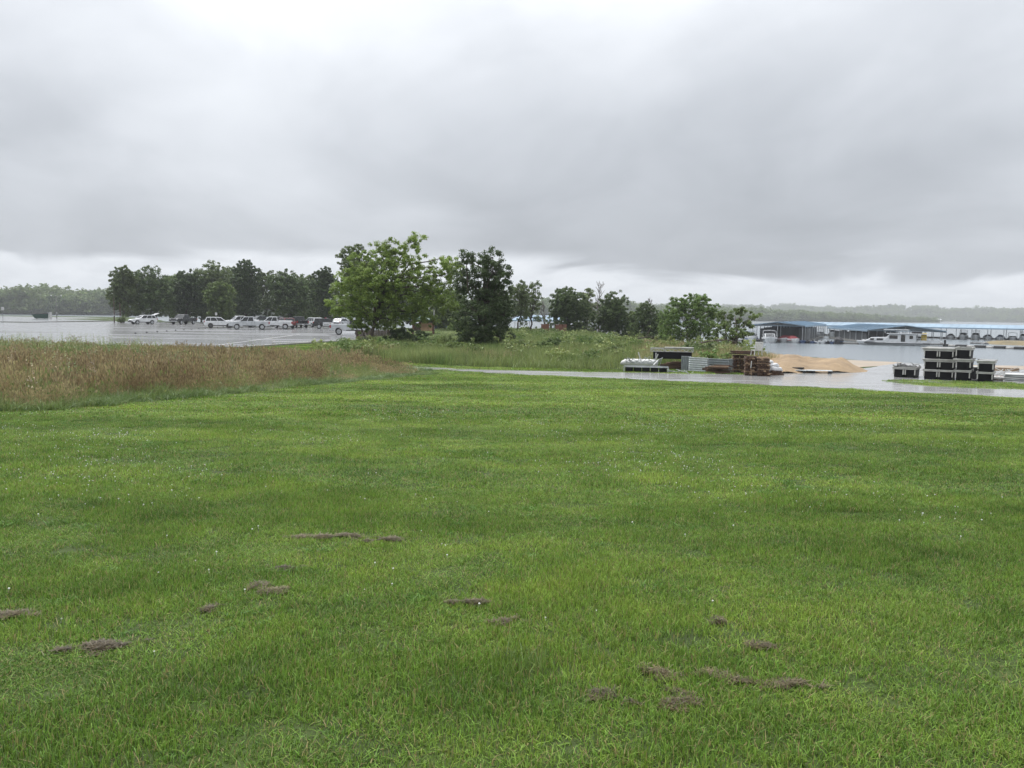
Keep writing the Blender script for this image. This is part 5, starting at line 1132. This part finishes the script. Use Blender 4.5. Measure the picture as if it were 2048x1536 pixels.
# ------------------------------------------------------------------ marina on the lake
M_BLUE = mat('blue_metal_roof', (.25, .35, .44), .5, metal=.1, var=.12, scale=.15, stretch=(1, .2, 1))
M_DOCK = mat('dock_deck', (.26, .25, .23), .7, var=.2, scale=.8)
M_WALLD = mat('dark_screen', (.075, .08, .085), .7, var=.2, scale=.6)
M_WALLG = mat('grey_screen', (.15, .155, .16), .6, var=.15, scale=.6)
M_HULL = mat('boat_white', (.62, .63, .64), .3, var=.06, scale=.7)
M_BLUEC = mat('boat_cover_blue', (.05, .09, .20), .7, var=.2); M_BLKC = mat('boat_cover_black', (.025, .025, .03), .7, var=.2); M_REDC = mat('boat_cover_red', (.24, .035, .04), .6, var=.15)
M_TAN = mat('dry_bank', (.20, .16, .085), .9, var=.3, scale=.3)
M_YEL = mat('yellow_plastic', (.55, .38, .03), .5)
def covered_dock(px, Y, W_, L_, eave, ridge, rz, lab, slips=0, walls=(), roofside=None, facing_end=True):
    """gable roof on posts over floating decks; local -y is the near end"""
    root = empty('covered_dock', (X(px, Y), Y, LAKE), rz, lab, 'covered dock', 'blue roofed covered docks'); w = W_ / 2
    for s in (-1, 1):
        n = max(4, int(L_ / 4)); 
        mb = MB(); mb.hexa([(0, -1, ridge), (s * (w + .6), -1, eave), (s * (w + .6), L_ + 1, eave), (0, L_ + 1, ridge), (0, -1, ridge + .12), (s * (w + .6), -1, eave + .12), (s * (w + .6), L_ + 1, eave + .12), (0, L_ + 1, ridge + .12)]); rs = mb.build('roof_slope', M_BLUE, root)
        rib = MB()
        for i in range(int(L_ / 1.5) + 1): y = -1 + (L_ + 2) * i / int(L_ / 1.5); rib.bar((0, y, ridge + .15), (s * (w + .6), y, eave + .15), .05, .06)
        o = rib.build('roof_seam', M_BLUE, rs); tag(o, kind='stuff')
        mb = MB(); mb.box((s * (w + .62), L_ / 2, eave - .08), (.1, L_ + 2, .35)); mb.build('fascia', M_BLUE, root)
        n = max(2, int(L_ / 6))
        for i in range(n + 1): mb = MB(); mb.tube((s * w, L_ * i / n, .2), (s * w, L_ * i / n, eave), .09, n=6); mb.build('post', M_STEEL, root)
        mb = MB(); mb.box((s * (w - .4), L_ / 2, .25), (1.2, L_ + 1, .4)); mb.build('walkway', M_DOCK, root)
    mb = MB(); mb.box((0, L_ / 2, .25), (1.6, L_, .4)); mb.build('walkway', M_DOCK, root); mb = MB(); mb.box((0, L_ + .2, .25), (W_, 1.6, .4)); mb.build('walkway', M_DOCK, root)
    n = max(2, int(L_ / 6))
    for i in range(n + 1):
        y = L_ * i / n; tr = MB(); tr.bar((-w, y, eave - .05), (w, y, eave - .05), .12); tr.bar((0, y, eave), (0, y, ridge), .1)
        for s in (-1, 1): tr.bar((0, y, eave), (s * w * .5, y, (eave + ridge) / 2), .08); tr.bar((s * w * .5, y, (eave + ridge) / 2), (s * w * .5, y, eave), .08)
        tr.build('truss', M_STEEL if i else M_BLUE, root)
        mb = MB(); mb.tube((0, y, .2), (0, y, ridge), .09, n=6); mb.build('post', M_STEEL, root)
    for (x0, x1, y0, y1, z0, z1, m) in walls: mb = MB(); mb.box(((x0 + x1) / 2, (y0 + y1) / 2, (z0 + z1) / 2), (abs(x1 - x0) + .06, abs(y1 - y0) + .06, z1 - z0)); mb.build('screen_wall', m, root)
    return root
def side_dock(px0, Y0, px1, Y1, depth, eave, ridge, lab, spacing=4.0, back=True):
    """long covered dock seen from its side: slips open towards us; local x along it, y away"""
    a = Vector((X(px0, Y0), Y0, LAKE)); b = Vector((X(px1, Y1), Y1, LAKE)); d = b - a; L_ = d.length; root = empty('covered_dock', a, math.atan2(d.y, d.x), lab, 'covered dock', 'blue roofed covered docks')
    for y0, y1, z0, z1 in ((-.8, depth / 2, eave, ridge), (depth / 2, depth + .8, ridge, eave)):
        mb = MB(); mb.hexa([(-1, y0, z0), (L_ + 1, y0, z0), (L_ + 1, y1, z1), (-1, y1, z1), (-1, y0, z0 + .1), (L_ + 1, y0, z0 + .1), (L_ + 1, y1, z1 + .1), (-1, y1, z1 + .1)]); rs = mb.build('roof_slope', M_BLUE, root)
        rib = MB(); n = int(L_ / 2)
        for i in range(n + 1): x = -1 + (L_ + 2) * i / n; rib.bar((x, y0, z0 + .13), (x, y1, z1 + .13), .06, .06)
        tag(rib.build('roof_seam', M_BLUE, rs), kind='stuff')
    mb = MB(); mb.box((L_ / 2, -.82, eave - .1), (L_ + 2, .1, .3)); mb.build('fascia', M_BLUE, root)
    n = int(L_ / spacing)
    for i in range(n + 1):
        x = L_ * i / n
        for y in (0, depth): mb = MB(); mb.tube((x, y, .1), (x, y, eave), .10, n=6); mb.build('post', M_STEEL, root)
        mb = MB(); mb.box((x, depth / 2, .22), (.7, depth, .35)); mb.build('finger_pier', M_DOCK, root)
        mb = MB(); mb.bar((x, 0, eave - .05), (x, depth, eave - .05), .14); mb.bar((x, depth / 2, eave), (x, depth / 2, ridge), .1); mb.build('truss', M_STEEL, root)
    mb = MB(); mb.box((L_ / 2, depth, .25), (L_, 2.0, .4)); mb.build('walkway', M_DOCK, root)
    return root, a, d
def hullmesh(L_, W_, H, draft=.3, flare=.72):
    """hull, bow at +x"""
    st = [(-.5, .86, 1), (-.3, .98, 1), (0, 1, 1), (.22, .86, 1.06), (.38, .52, 1.14), (.47, .18, 1.2), (.5, .02, 1.24)]; v = []; f = []
    for (t, w, h) in st:
        x = t * L_; y = w * W_ / 2; kx = x - (.06 * L_ if t > .4 else 0)
        v += [(kx, 0, -draft), (kx, y * flare, -draft * .2), (x, y, H * h * .75), (x, y * .97, H * h), (x, 0, H * h + .04), (x, -y * .97, H * h), (x, -y, H * h * .75), (kx, -y * flare, -draft * .2)]
    for i in range(len(st) - 1):
        for j in range(8): f.append((i * 8 + j, i * 8 + (j + 1) % 8, (i + 1) * 8 + (j + 1) % 8, (i + 1) * 8 + j))
    f.append(tuple(range(8))); f.append(tuple(reversed(range(len(st) * 8 - 8, len(st) * 8)))); return v, f
def boat(px, Y, rel, style, lab, L_=7.5, W_=2.5, group='boats moored at the marina', hm=None, cm=None, loc=None, name=None):
    p = loc or Vector((X(px, Y), Y, LAKE)); root = empty(name or {'cruiser': 'cabin_cruiser', 'runabout': 'runabout', 'covered': 'covered_boat', 'pwc': 'jet_ski', 'skiff': 'skiff', 'tower': 'wake_boat'}[style], p, facing(px, rel), lab, 'jet ski' if style == 'pwc' else 'boat', group); H = {'cruiser': 1.25, 'pwc': .45, 'skiff': .6}.get(style, .95)
    v, f = hullmesh(L_, W_, H); mb = MB(); mb.add(v, f); mb.build('hull', hm or M_HULL, root, smooth=False)
    mb = MB(); mb.add([(x, y * 1.015, z * .4 + H * .55) for x, y, z in v], f[:-2]) if False else mb.box((-.05 * L_, 0, H * .62), (.72 * L_, W_ * 1.005, .10)); mb.build('stripe', cm or M_BLUEC, root)
    if style == 'cruiser':
        mb = MB(); mb.hexa([(-.18 * L_, -W_ * .40, H), (.26 * L_, -W_ * .30, H * 1.05), (.26 * L_, W_ * .30, H * 1.05), (-.18 * L_, W_ * .40, H), (-.16 * L_, -W_ * .34, H + .85), (.10 * L_, -W_ * .28, H + .85), (.10 * L_, W_ * .28, H + .85), (-.16 * L_, W_ * .34, H + .85)]); mb.build('cabin', M_HULL, root, .06)
        q = MB(); q.panel([(.25 * L_, -W_ * .27, H + .14), (.25 * L_, W_ * .27, H + .14), (.115 * L_, W_ * .25, H + .78), (.115 * L_, -W_ * .25, H + .78)], .03); q.build('windscreen', M_GLASS, root)
        for s in (-1, 1): q = MB(); q.box((.01 * L_, s * W_ * .355, H + .45), (.2 * L_, .05, .4)); q.build('window', M_GLASS, root)
        mb = MB(); mb.path([(-.12 * L_, -W_ * .42, H + .3), (-.18 * L_, -W_ * .40, H + 1.5), (-.18 * L_, 0, H + 1.62), (-.18 * L_, W_ * .40, H + 1.5), (-.12 * L_, W_ * .42, H + .3)], [.06] * 5, 6); mb.build('radar_arch', M_HULL, root)
        mb = MB(); mb.box((-.30 * L_, 0, H + 1.2), (.26 * L_, W_ * .8, .06)); mb.build('bimini_top', cm or M_BLUEC, root)
        for s in (-1, 1): mb = MB(); mb.path([(.44 * L_, s * W_ * .1, H * 1.2), (.42 * L_, s * W_ * .16, H * 1.2 + .45), (.2 * L_, s * W_ * .42, H + .5), (.2 * L_, s * W_ * .42, H)], [.025] * 4, 5); mb.build('bow_rail', M_CHROME, root)
    elif style in ('runabout', 'tower'):
        q = MB(); q.hexa([(.02 * L_, -W_ * .4, H), (.12 * L_, -W_ * .36, H), (.12 * L_, W_ * .36, H), (.02 * L_, W_ * .4, H), (-.02 * L_, -W_ * .36, H + .42), (.01 * L_, -W_ * .32, H + .42), (.01 * L_, W_ * .32, H + .42), (-.02 * L_, W_ * .36, H + .42)]); q.build('windscreen', M_GLASS, root)
        q = MB(); q.box((-.22 * L_, 0, H + .06), (.4 * L_, W_ * .7, .1)); q.build('cockpit', M_BLKC, root)
        if style == 'tower': mb = MB(); mb.path([(.0, -W_ * .45, H), (-.08 * L_, -W_ * .42, H + 1.3), (-.1 * L_, 0, H + 1.45), (-.08 * L_, W_ * .42, H + 1.3), (0, W_ * .45, H)], [.06] * 5, 6); mb.build('tower', M_TRIM, root)
        else: mb = MB(); mb.box((-.15 * L_, 0, H + .95), (.3 * L_, W_ * .75, .06)); mb.build('bimini_top', cm or M_BLKC, root); mb = MB(); [mb.tube((x * L_, s * W_ * .36, H), (x * L_, s * W_ * .36, H + .95), .02, n=5) for x in (-.28, -.02) for s in (-1, 1)]; mb.build('bimini_frame', M_CHROME, root)
        mb = MB(); mb.box((-.53 * L_, 0, .55), (.35, .4, .9)); mb.build('outboard_motor', M_TRIM, root, .08)
    elif style == 'covered':
        mb = MB(); mb.hexa([(-.5 * L_, -W_ * .5, H * .9), (.3 * L_, -W_ * .42, H), (.3 * L_, W_ * .42, H), (-.5 * L_, W_ * .5, H * .9), (-.42 * L_, -W_ * .2, H + .55), (.05 * L_, -W_ * .16, H + .75), (.05 * L_, W_ * .16, H + .75), (-.42 * L_, W_ * .2, H + .55)]); mb.build('cover', cm or M_BLKC, root, .1)
        mb = MB(); mb.box((-.53 * L_, 0, .55), (.35, .4, .9)); mb.build('outboard_motor', M_TRIM, root, .08)
    elif style == 'pwc':
        mb = MB(); mb.hexa([(-.42 * L_, -.22, H), (.1 * L_, -.2, H), (.1 * L_, .2, H), (-.42 * L_, .22, H), (-.40 * L_, -.14, H + .22), (.05 * L_, -.1, H + .3), (.05 * L_, .1, H + .3), (-.40 * L_, .14, H + .22)]); mb.build('seat', M_BLKC, root, .04)
        mb = MB(); mb.bar((.12 * L_, -.35, H + .48), (.12 * L_, .35, H + .48), .05); mb.bar((.12 * L_, 0, H), (.12 * L_, 0, H + .48), .08); mb.build('handlebar', M_TRIM, root)
    else:
        for x in (-.2, .1): mb = MB(); mb.box((x * L_, 0, H + .02), (.3, W_ * .8, .06)); mb.build('seat', M_DOCK, root)
        mb = MB(); mb.box((-.53 * L_, 0, .5), (.3, .3, .8)); mb.build('outboard_motor', M_TRIM, root, .08)
    return root
# near block left: gable end towards us
covered_dock(1556, 200, 11.4, 62, 3.95, 4.75, facing(1556, 0) + R(-7), 'near blue roofed dock with dark screens at the left of the marina',
             walls=[(-4.9, -1.3, 6, 6, .5, 3.2, M_WALLG), (-1.1, 2.6, 9, 9, .5, 3.4, M_WALLD), (2.6, 5.4, 12, 12, .5, 3.4, M_WALLD), (5.5, 5.5, 10, 40, .5, 3.4, M_WALLD), (-5.4, -5.4, 16, 50, .5, 3.3, M_WALLD), (-5.2, 5.2, 30, 30, .5, 3.7, M_WALLD)])
boat(1502, 203, -80, 'cruiser', 'white cabin cruiser at the left corner of the near dock', 9.5, 3.4)
boat(1541, 196, -88, 'cruiser', 'white cabin cruiser in front of the dark screens of the near dock', 8.5, 3.6, cm=M_BLKC)
boat(1572, 201, -88, 'covered', 'boat under a pink and red cover in the near dock', 7.5, 3.4, cm=M_REDC)
boat(1586, 198, -70, 'covered', 'boat under a bright red cover at the right corner of the near dock', 7, 2.8, cm=M_REDC)
r = empty('round_screen', (X(1610, 206), 206, LAKE), 0, 'rounded grey corrugated screen right of the near dock', 'screen'); mb = MB(); mb.tube((0, 0, .4), (0, 0, 3.4), 1.4, n=24, cap=True); mb.build('screen', M_WALLG, r); mb = MB(); mb.box((0, 0, .2), (3.2, 3.2, .4)); mb.build('raft', M_DOCK, r)
# far long dock
fr, fa, fd = side_dock(1604, 276, 2110, 238, 15, 3.5, 4.5, 'long blue roofed dock running across behind the houseboat', 3.9)
def on_far(px, back=4):
    """position inside the far dock straight behind photo column px"""
    k = (px - 1024) / F; t = (k * fa.y - fa.x) / (fd.x - k * fd.y); q = fa + fd * t; n = Vector((-fd.y, fd.x, 0)).normalized(); return Vector((q.x, q.y, LAKE)) + n * back
FL = [(1632, 'tower', M_BLKC, 'boat with arched tower, leftmost in the long far dock'), (1657, 'cruiser', M_BLKC, 'white cruiser, second from the left in the long far dock'), (1680, 'cruiser', M_BLUEC, 'white cruiser, third from the left in the long far dock'), (1702, 'runabout', M_BLKC, 'white runabout, fourth from the left in the long far dock'),
      (1896, 'covered', M_BLKC, 'dark covered boat just right of the gabled dock in the far row'), (1921, 'cruiser', M_BLKC, 'cruiser two slips right of the gabled dock in the far row'), (1946, 'cruiser', M_BLUEC, 'white cruiser three slips right of the gabled dock'), (1971, 'covered', M_BLKC, 'black covered boat straight above the narrow dock stack'), (1996, 'covered', M_BLUEC, 'blue black covered boat above the two high dock stack'), (2021, 'tower', M_BLKC, 'boat with a large arched tower near the right edge'), (2044, 'cruiser', M_BLKC, 'white cruiser cut by the right edge in the far row')]
for i, (px, st, cm, lab) in enumerate(FL): boat(px, 0, -90 + (i * 7 % 5 - 2) * 2, st, lab, 7.2, 2.5, loc=on_far(px), cm=cm)
# gabled dock behind the houseboat
covered_dock(1812, 200, 16.5, 44, 3.1, 4.3, facing(1812, 0) + R(16), 'blue gabled dock with open front behind the white houseboat', walls=[(-7.8, -7.8, 4, 40, .4, 2.4, M_WALLD), (-6, 6, 30, 30, .4, 2.6, M_WALLG)])
boat(1755, 203, -85, 'covered', 'dark covered boat moored left of the houseboat', 7, 2.5, cm=M_BLUEC)
boat(1742, 200, -75, 'runabout', 'grey runabout just left of the houseboat', 6.5, 2.4)
boat(1790, 214, -95, 'cruiser', 'cruiser inside the gabled dock behind the houseboat', 8, 2.8)
boat(1846, 212, -95, 'runabout', 'runabout under the right half of the gabled dock', 7, 2.5)
def houseboat():
    root = empty('houseboat', (X(1790, 189), 189, LAKE), facing(1790, 183), 'long white houseboat with upper canopy in front of the gabled dock', 'houseboat', None)
    v, f = hullmesh(15.5, 3.8, .8); mb = MB(); mb.add(v, f); mb.build('hull', M_HULL, root); mb = MB(); mb.box((-.5, 0, .52), (13.4, 3.86, .16)); mb.build('stripe', M_BLKC, root)
    mb = MB(); mb.hexa([(-1.5, -1.7, .8), (6.2, -1.4, .85), (6.2, 1.4, .85), (-1.5, 1.7, .8), (-1.5, -1.6, 2.0), (4.6, -1.3, 1.7), (4.6, 1.3, 1.7), (-1.5, 1.6, 2.0)]); cab = mb.build('forecabin', M_HULL, root, .06)
    mb = MB(); mb.hexa([(-4.4, -1.7, .8), (2.4, -1.7, .8), (2.4, 1.7, .8), (-4.4, 1.7, .8), (-4.4, -1.6, 2.55), (.9, -1.6, 2.55), (.9, 1.6, 2.55), (-4.4, 1.6, 2.55)]); mb.build('cabin', M_HULL, root, .05)
    for s in (-1, 1):
        for x, w_ in ((4.6, .8), (3.0, 1.3)): mb = MB(); mb.box((x, s * 1.56, 1.35), (w_, .08, .38)); mb.build('window', M_GLASS, root)
        for x, w_, z, h_ in ((.2, 1.7, 1.9, .75), (-1.75, .85, 1.65, 1.5), (-3.4, .7, 1.9, .7)): mb = MB(); mb.box((x, s * 1.68, z), (w_, .08, h_)); mb.build('window', M_GLASS, root)
    mb = MB(); mb.box((-2.6, 0, 2.66), (8.2, 3.7, .16)); mb.build('roof_deck', M_HULL, root, .04)
    mb = MB(); mb.box((-.4, 0, 3.5), (5.2, 3.0, .12)); mb.build('canopy', M_HULL, root, .04)
    for x in (-2.6, 1.9):
        for s in (-1, 1): mb = MB(); mb.tube((x, s * 1.35, 2.7), (x, s * 1.35, 3.5), .05, n=6); mb.build('canopy_post', M_CHROME, root)
    mb = MB(); mb.box((-4.6, 0, 2.95), (2.0, 2.4, .5)); mb.build('helm_cover', M_BLKC, root, .1)
    mb = MB()
    for x in np.linspace(-7.4, -4.6, 5):
        for s in (-1, 1): mb.tube((x, s * 1.7, .8), (x, s * 1.7, 1.7), .03, n=5)
    for s in (-1, 1): mb.bar((-7.5, s * 1.7, 1.7), (-4.5, s * 1.7, 1.7), .05)
    mb.build('aft_rail', M_CHROME, root)
houseboat()
def pontoon():
    root = empty('pontoon_boat', (X(1856, 186), 186, LAKE), facing(1856, 180), 'open pontoon boat with yellow slide right of the houseboat', 'boat', 'boats moored at the marina')
    for s in (-1, 1): mb = MB(); mb.path([(-3.2, s * .9, .2), (2.4, s * .9, .2), (3.0, s * .9, .3), (3.4, s * .9, .45)], [.32, .32, .25, .06], 10); mb.build('pontoon_tube', M_STEEL, root)
    mb = MB(); mb.box((0, 0, .58), (6.6, 2.5, .12)); mb.build('deck', M_DOCK, root)
    for s in (-1, 1): mb = MB(); mb.box((.2, s * 1.2, .95), (5.6, .06, .6)); mb.build('fence_panel', M_HULL, root)
    mb = MB(); mb.box((-2.6, 0, .95), (.8, 1.8, .5)); mb.build('seat', M_HULL, root, .05)
    mb = MB(); mb.box((.6, -.3, 1.9), (1.1, .5, 2.0)); mb.build('slide', M_YEL, root, .1)
    mb = MB(); mb.bar((1.0, -.3, 1.2), (3.0, -.3, 2.2), .18, .1); mb.build('ladder', M_STEEL, root)
    mb = MB(); mb.box((-3.6, 0, .75), (.45, .5, 1.5)); mb.build('outboard_motor', M_TRIM, root, .1)
pontoon()
# floating walkway with small craft
def walkway():
    a = Vector((X(1470, 205), 205, LAKE)); b = Vector((X(1745, 192), 192, LAKE)); d = b - a; root = empty('floating_walkway', a, math.atan2(d.y, d.x), 'floating walkway linking the near dock and the houseboat', 'walkway'); n = int(d.length / 3)
    me = None
    for i in range(n):
        if me is None: mb = MB(); mb.box((0, 0, .22), (d.length / n - .06, 1.5, .36)); o = mb.build('deck_panel', M_DOCK, root); me = o.data
        else: o = link('deck_panel', me, M_DOCK, root)
        o.location = ((i + .5) * d.length / n, 0, random.uniform(-.03, .03))
    for i in range(0, n, 3): mb = MB(); mb.tube((i * d.length / n, .8, -.3), (i * d.length / n, .8, 1.0), .1, n=6); mb.build('pile', M_STEEL, root)
walkway()
SM = [(1596, 'skiff', 'small white skiff at the right foot of the near dock', M_HULL), (1606, 'skiff', 'low blue grey skiff beside the near dock', M_BLUEC), (1617, 'pwc', 'jet ski, leftmost on the floating walkway', M_BLKC), (1627, 'pwc', 'jet ski, second on the floating walkway', M_BLUEC), (1637, 'pwc', 'white jet ski in the middle of the floating walkway', M_HULL), (1647, 'skiff', 'small white skiff among the jet skis', M_HULL), (1658, 'pwc', 'dark jet ski right of the small white skiff', M_BLKC), (1679, 'covered', 'dark covered boat at the right end of the jet skis', M_BLKC), (1665, 'pwc', 'low dark jet ski beside the covered boat', M_BLUEC)]
for i, (px, st, lab, hm) in enumerate(SM): Y = 200 - (px - 1560) * .045; boat(px, Y - 1.9, -88 + (i * 5 % 7 - 3) * 4, st, lab, 3.2 if st == 'pwc' else 4.2, 1.2 if st == 'pwc' else 1.8, hm=hm, group='small craft along the floating walkway')
# floating log boom
def boom():
    a = Vector((X(1880, 187), 187, LAKE)); b = Vector((X(2120, 168), 168, LAKE)); d = b - a; n = 12
    for i in range(n):
        p = a + d * ((i + .5) / n); o = empty('floating_tube', p, math.atan2(d.y, d.x), '%s %s floating tube of the boom, counted from the pontoon boat' % (('first', 'second', 'third', 'fourth', 'fifth', 'sixth')[i // 2], 'dark' if i % 2 == 0 else 'pale'), 'float', 'floating boom right of the pontoon boat'); l = d.length / n * (1.15 if i % 2 == 0 else .8); mb = MB(); mb.tube((-l / 2, 0, .15), (l / 2, 0, .15), .42 if i % 2 == 0 else .3, n=10); mb.build('tube', M_TYRE if i % 2 == 0 else M_CONC, o, smooth=True); mb = MB(); mb.box((l / 2, 0, .2), (.3, .2, .2)); mb.build('coupling', M_STEEL, o)
boom()
def spit():
    poly = [(X(1948, 213), 213), (X(1975, 207), 207), (X(2050, 200), 200), (X(2200, 194), 194), (X(2200, 215), 215), (X(2050, 220), 220), (X(1975, 218), 218)]; a = densify(poly, 3); ar = np.array(a + a[:1]); lo = ar.min(0); hi = ar.max(0)
    gx, gy = np.meshgrid(np.arange(lo[0], hi[0], 2.), np.arange(lo[1], hi[1], 2.)); gx = gx.ravel(); gy = gy.ravel(); k = inpoly(gx, gy, ar[:-1]) & (dline(gx, gy, ar) > 1); P = [Vector(p) for p in a] + [Vector((x, y)) for x, y in zip(gx[k], gy[k])]; n = len(a)
    v, e, f, *_ = delaunay_2d_cdt(P, [(i, (i + 1) % n) for i in range(n)], [], 1, 1e-5); z = [LAKE - .3 + min(1.1, .32 * float(dline(np.array([p[0]]), np.array([p[1]]), ar)[0])) + .15 * mnoise.noise((p[0] * .2, p[1] * .2, 0)) for p in v]
    me = npmesh('sand_spit', [(p[0], p[1], q) for p, q in zip(v, z)], np.array(f)); tag(link('sand_spit', me, M_TAN), kind='structure')
    rng = np.random.default_rng(77)
    for i, (px, Y) in enumerate(((1950, 211), (1957, 210), (1965, 208.5), (1973, 207))):
        bm = bmesh.new(); bmesh.ops.create_icosphere(bm, subdivisions=2, radius=.55)
        for q in bm.verts: q.co *= 1 + .35 * mnoise.noise(q.co * 2 + Vector((i * 5, 0, 0)))
        me = bpy.data.meshes.new('rock'); bm.to_mesh(me); bm.free(); o = link('rock', me, M_WALLG); o.location = (X(px, Y), Y, LAKE + .12); o.scale = (1.6, 1, .7); tag(o, '%s rock from the left at the tip of the tan spit' % ('first', 'second', 'third', 'fourth')[i], 'rock', 'rocks at the tip of the spit')
spit()
# docks and boats seen through the trees in the middle
side_dock(1030, 268, 1120, 262, 14, 3.9, 5.5, 'blue roofed dock glimpsed through the airy trees', 4.2)
side_dock(1225, 262, 1345, 256, 14, 3.6, 4.9, 'blue roofed dock glimpsed behind the small dark tree', 4.2)
r = empty('floating_store', (X(1190, 235), 235, LAKE), facing(1190), 'long low white floating building behind the dense trees', 'building'); mb = MB(); mb.box((0, 0, 1.5), (22, 5, 2.4)); mb.build('wall', M_WHITE, r); mb = MB(); mb.box((0, 0, 2.82), (23, 6, .2)); mb.build('roof', M_STEEL, r)
mb = MB(); mb.box((0, 0, .15), (24, 7, .35)); mb.build('raft', M_DOCK, r)
for i in range(7): mb = MB(); mb.box((-9 + i * 3, -2.52, 1.7), (1.2, .08, .9)); mb.build('window', M_GLASS, r)
r = empty('floating_store', (X(890, 230), 230, LAKE), facing(890), 'dark blue floating building with white rails behind the notice board', 'building'); mb = MB(); mb.box((0, 0, 2.0), (13, 5, 3.4)); mb.build('wall', mat('navy_wall', (.03, .05, .09), .6), r); mb = MB(); mb.box((0, -.2, 3.85), (14, 6, .3)); mb.build('roof', M_WHITE, r); mb = MB(); mb.box((0, 0, .15), (15, 7, .35)); mb.build('raft', M_DOCK, r)
for i in range(4): mb = MB(); mb.box((-4 + i * 2.7, -2.52, 2.3), (1.4, .08, 1.1)); mb.build('window', M_GLASS, r)
for i, (px, lab) in enumerate(((1278, 'small boat, leftmost of four below the small dark tree'), (1292, 'small boat, second of four below the small dark tree'), (1305, 'small boat, third of four below the small dark tree'), (1320, 'small boat, rightmost of four below the small dark tree'))): boat(px, 222, -85 + i * 4, 'covered' if i % 2 else 'runabout', lab, 5.5, 2.2, cm=M_BLUEC if i % 2 else M_BLKC)
r = empty('shelter', ground(1258, 121), facing(1258), 'low shelter with white roof at the lake edge', 'shelter'); mb = MB(); mb.box((0, 0, 1.38), (1.9, 1.6, .12)); mb.build('roof', M_WHITE, r)
for x in (-.8, .8):
    for y in (-.6, .6): mb = MB(); mb.box((x, y, .67), (.1, .1, 1.34)); mb.build('post', M_BRICK, r)
mb = MB(); mb.box((0, .65, .5), (1.7, .08, .9)); mb.build('wall', M_BRICK, r)
# cabins and trailers on the far shore
for i, (px, Y, w_, h_, lab) in enumerate(((1601, 1195, 14, 5, 'small white cabin on the far shore, left of a pair'), (1619, 1200, 12, 6, 'small white cabin on the far shore, right of a pair'), (1681, 1290, 9, 6, 'lone white cabin on the far shore above the long roof'), (1826, 1490, 20, 5, 'white shed on the far shore above the houseboat'), (1872, 1560, 24, 7, 'white barn on the far shore right of the houseboat'), (1523, 1150, 12, 6, 'pale cabin among trees behind the near dock'))):
    w_ *= .7; h_ *= .75; az = math.atan((px - 1024) / F); Y = (float(np.interp(math.degrees(az), [0, 14, 22, 27], [1020, 1150, 1350, 1650])) + 22) * math.cos(az)
    r = empty('lake_cabin', (X(px, Y), Y, LAKE + 1.6), facing(px), lab, 'cabin', 'cabins on the far shore'); mb = MB(); mb.box((0, 0, h_ * .35), (w_, 7, h_ * .7)); mb.build('wall', M_WHITE, r); mb = MB(); mb.add([(-w_ / 2 - .5, -4, h_ * .7), (w_ / 2 + .5, -4, h_ * .7), (w_ / 2 + .5, 4, h_ * .7), (-w_ / 2 - .5, 4, h_ * .7), (-w_ / 2, 0, h_), (w_ / 2, 0, h_)], [(0, 1, 5, 4), (2, 3, 4, 5), (1, 2, 5), (3, 0, 4), (3, 2, 1, 0)]); mb.build('roof', M_WHITE if i % 2 else M_STEEL, r)
    for x in (-.25, .25): mb = MB(); mb.box((x * w_, -3.53, h_ * .38), (w_ * .14, .1, h_ * .25)); mb.build('window', M_GLASS, r)
# ------------------------------------------------------------------ rain haze over the lake
def haze():
    m = bpy.data.materials.new('rain_haze'); m.use_nodes = True; N = m.node_tree.nodes; N.clear(); out = N.new('ShaderNodeOutputMaterial'); v = N.new('ShaderNodeVolumePrincipled')
    v.inputs['Color'].default_value = (.90, .93, .96, 1); v.inputs['Density'].default_value = HAZE; v.inputs['Anisotropy'].default_value = .0; m.node_tree.links.new(v.outputs[0], out.inputs['Volume'])
    mb = MB(); mb.box((0, 1000, 50 - 10), (14500, 13000, 120)); tag(mb.build('haze', m), 'pale rain haze lying over the lake', 'haze', kind='stuff')
HAZE = .00027
haze()
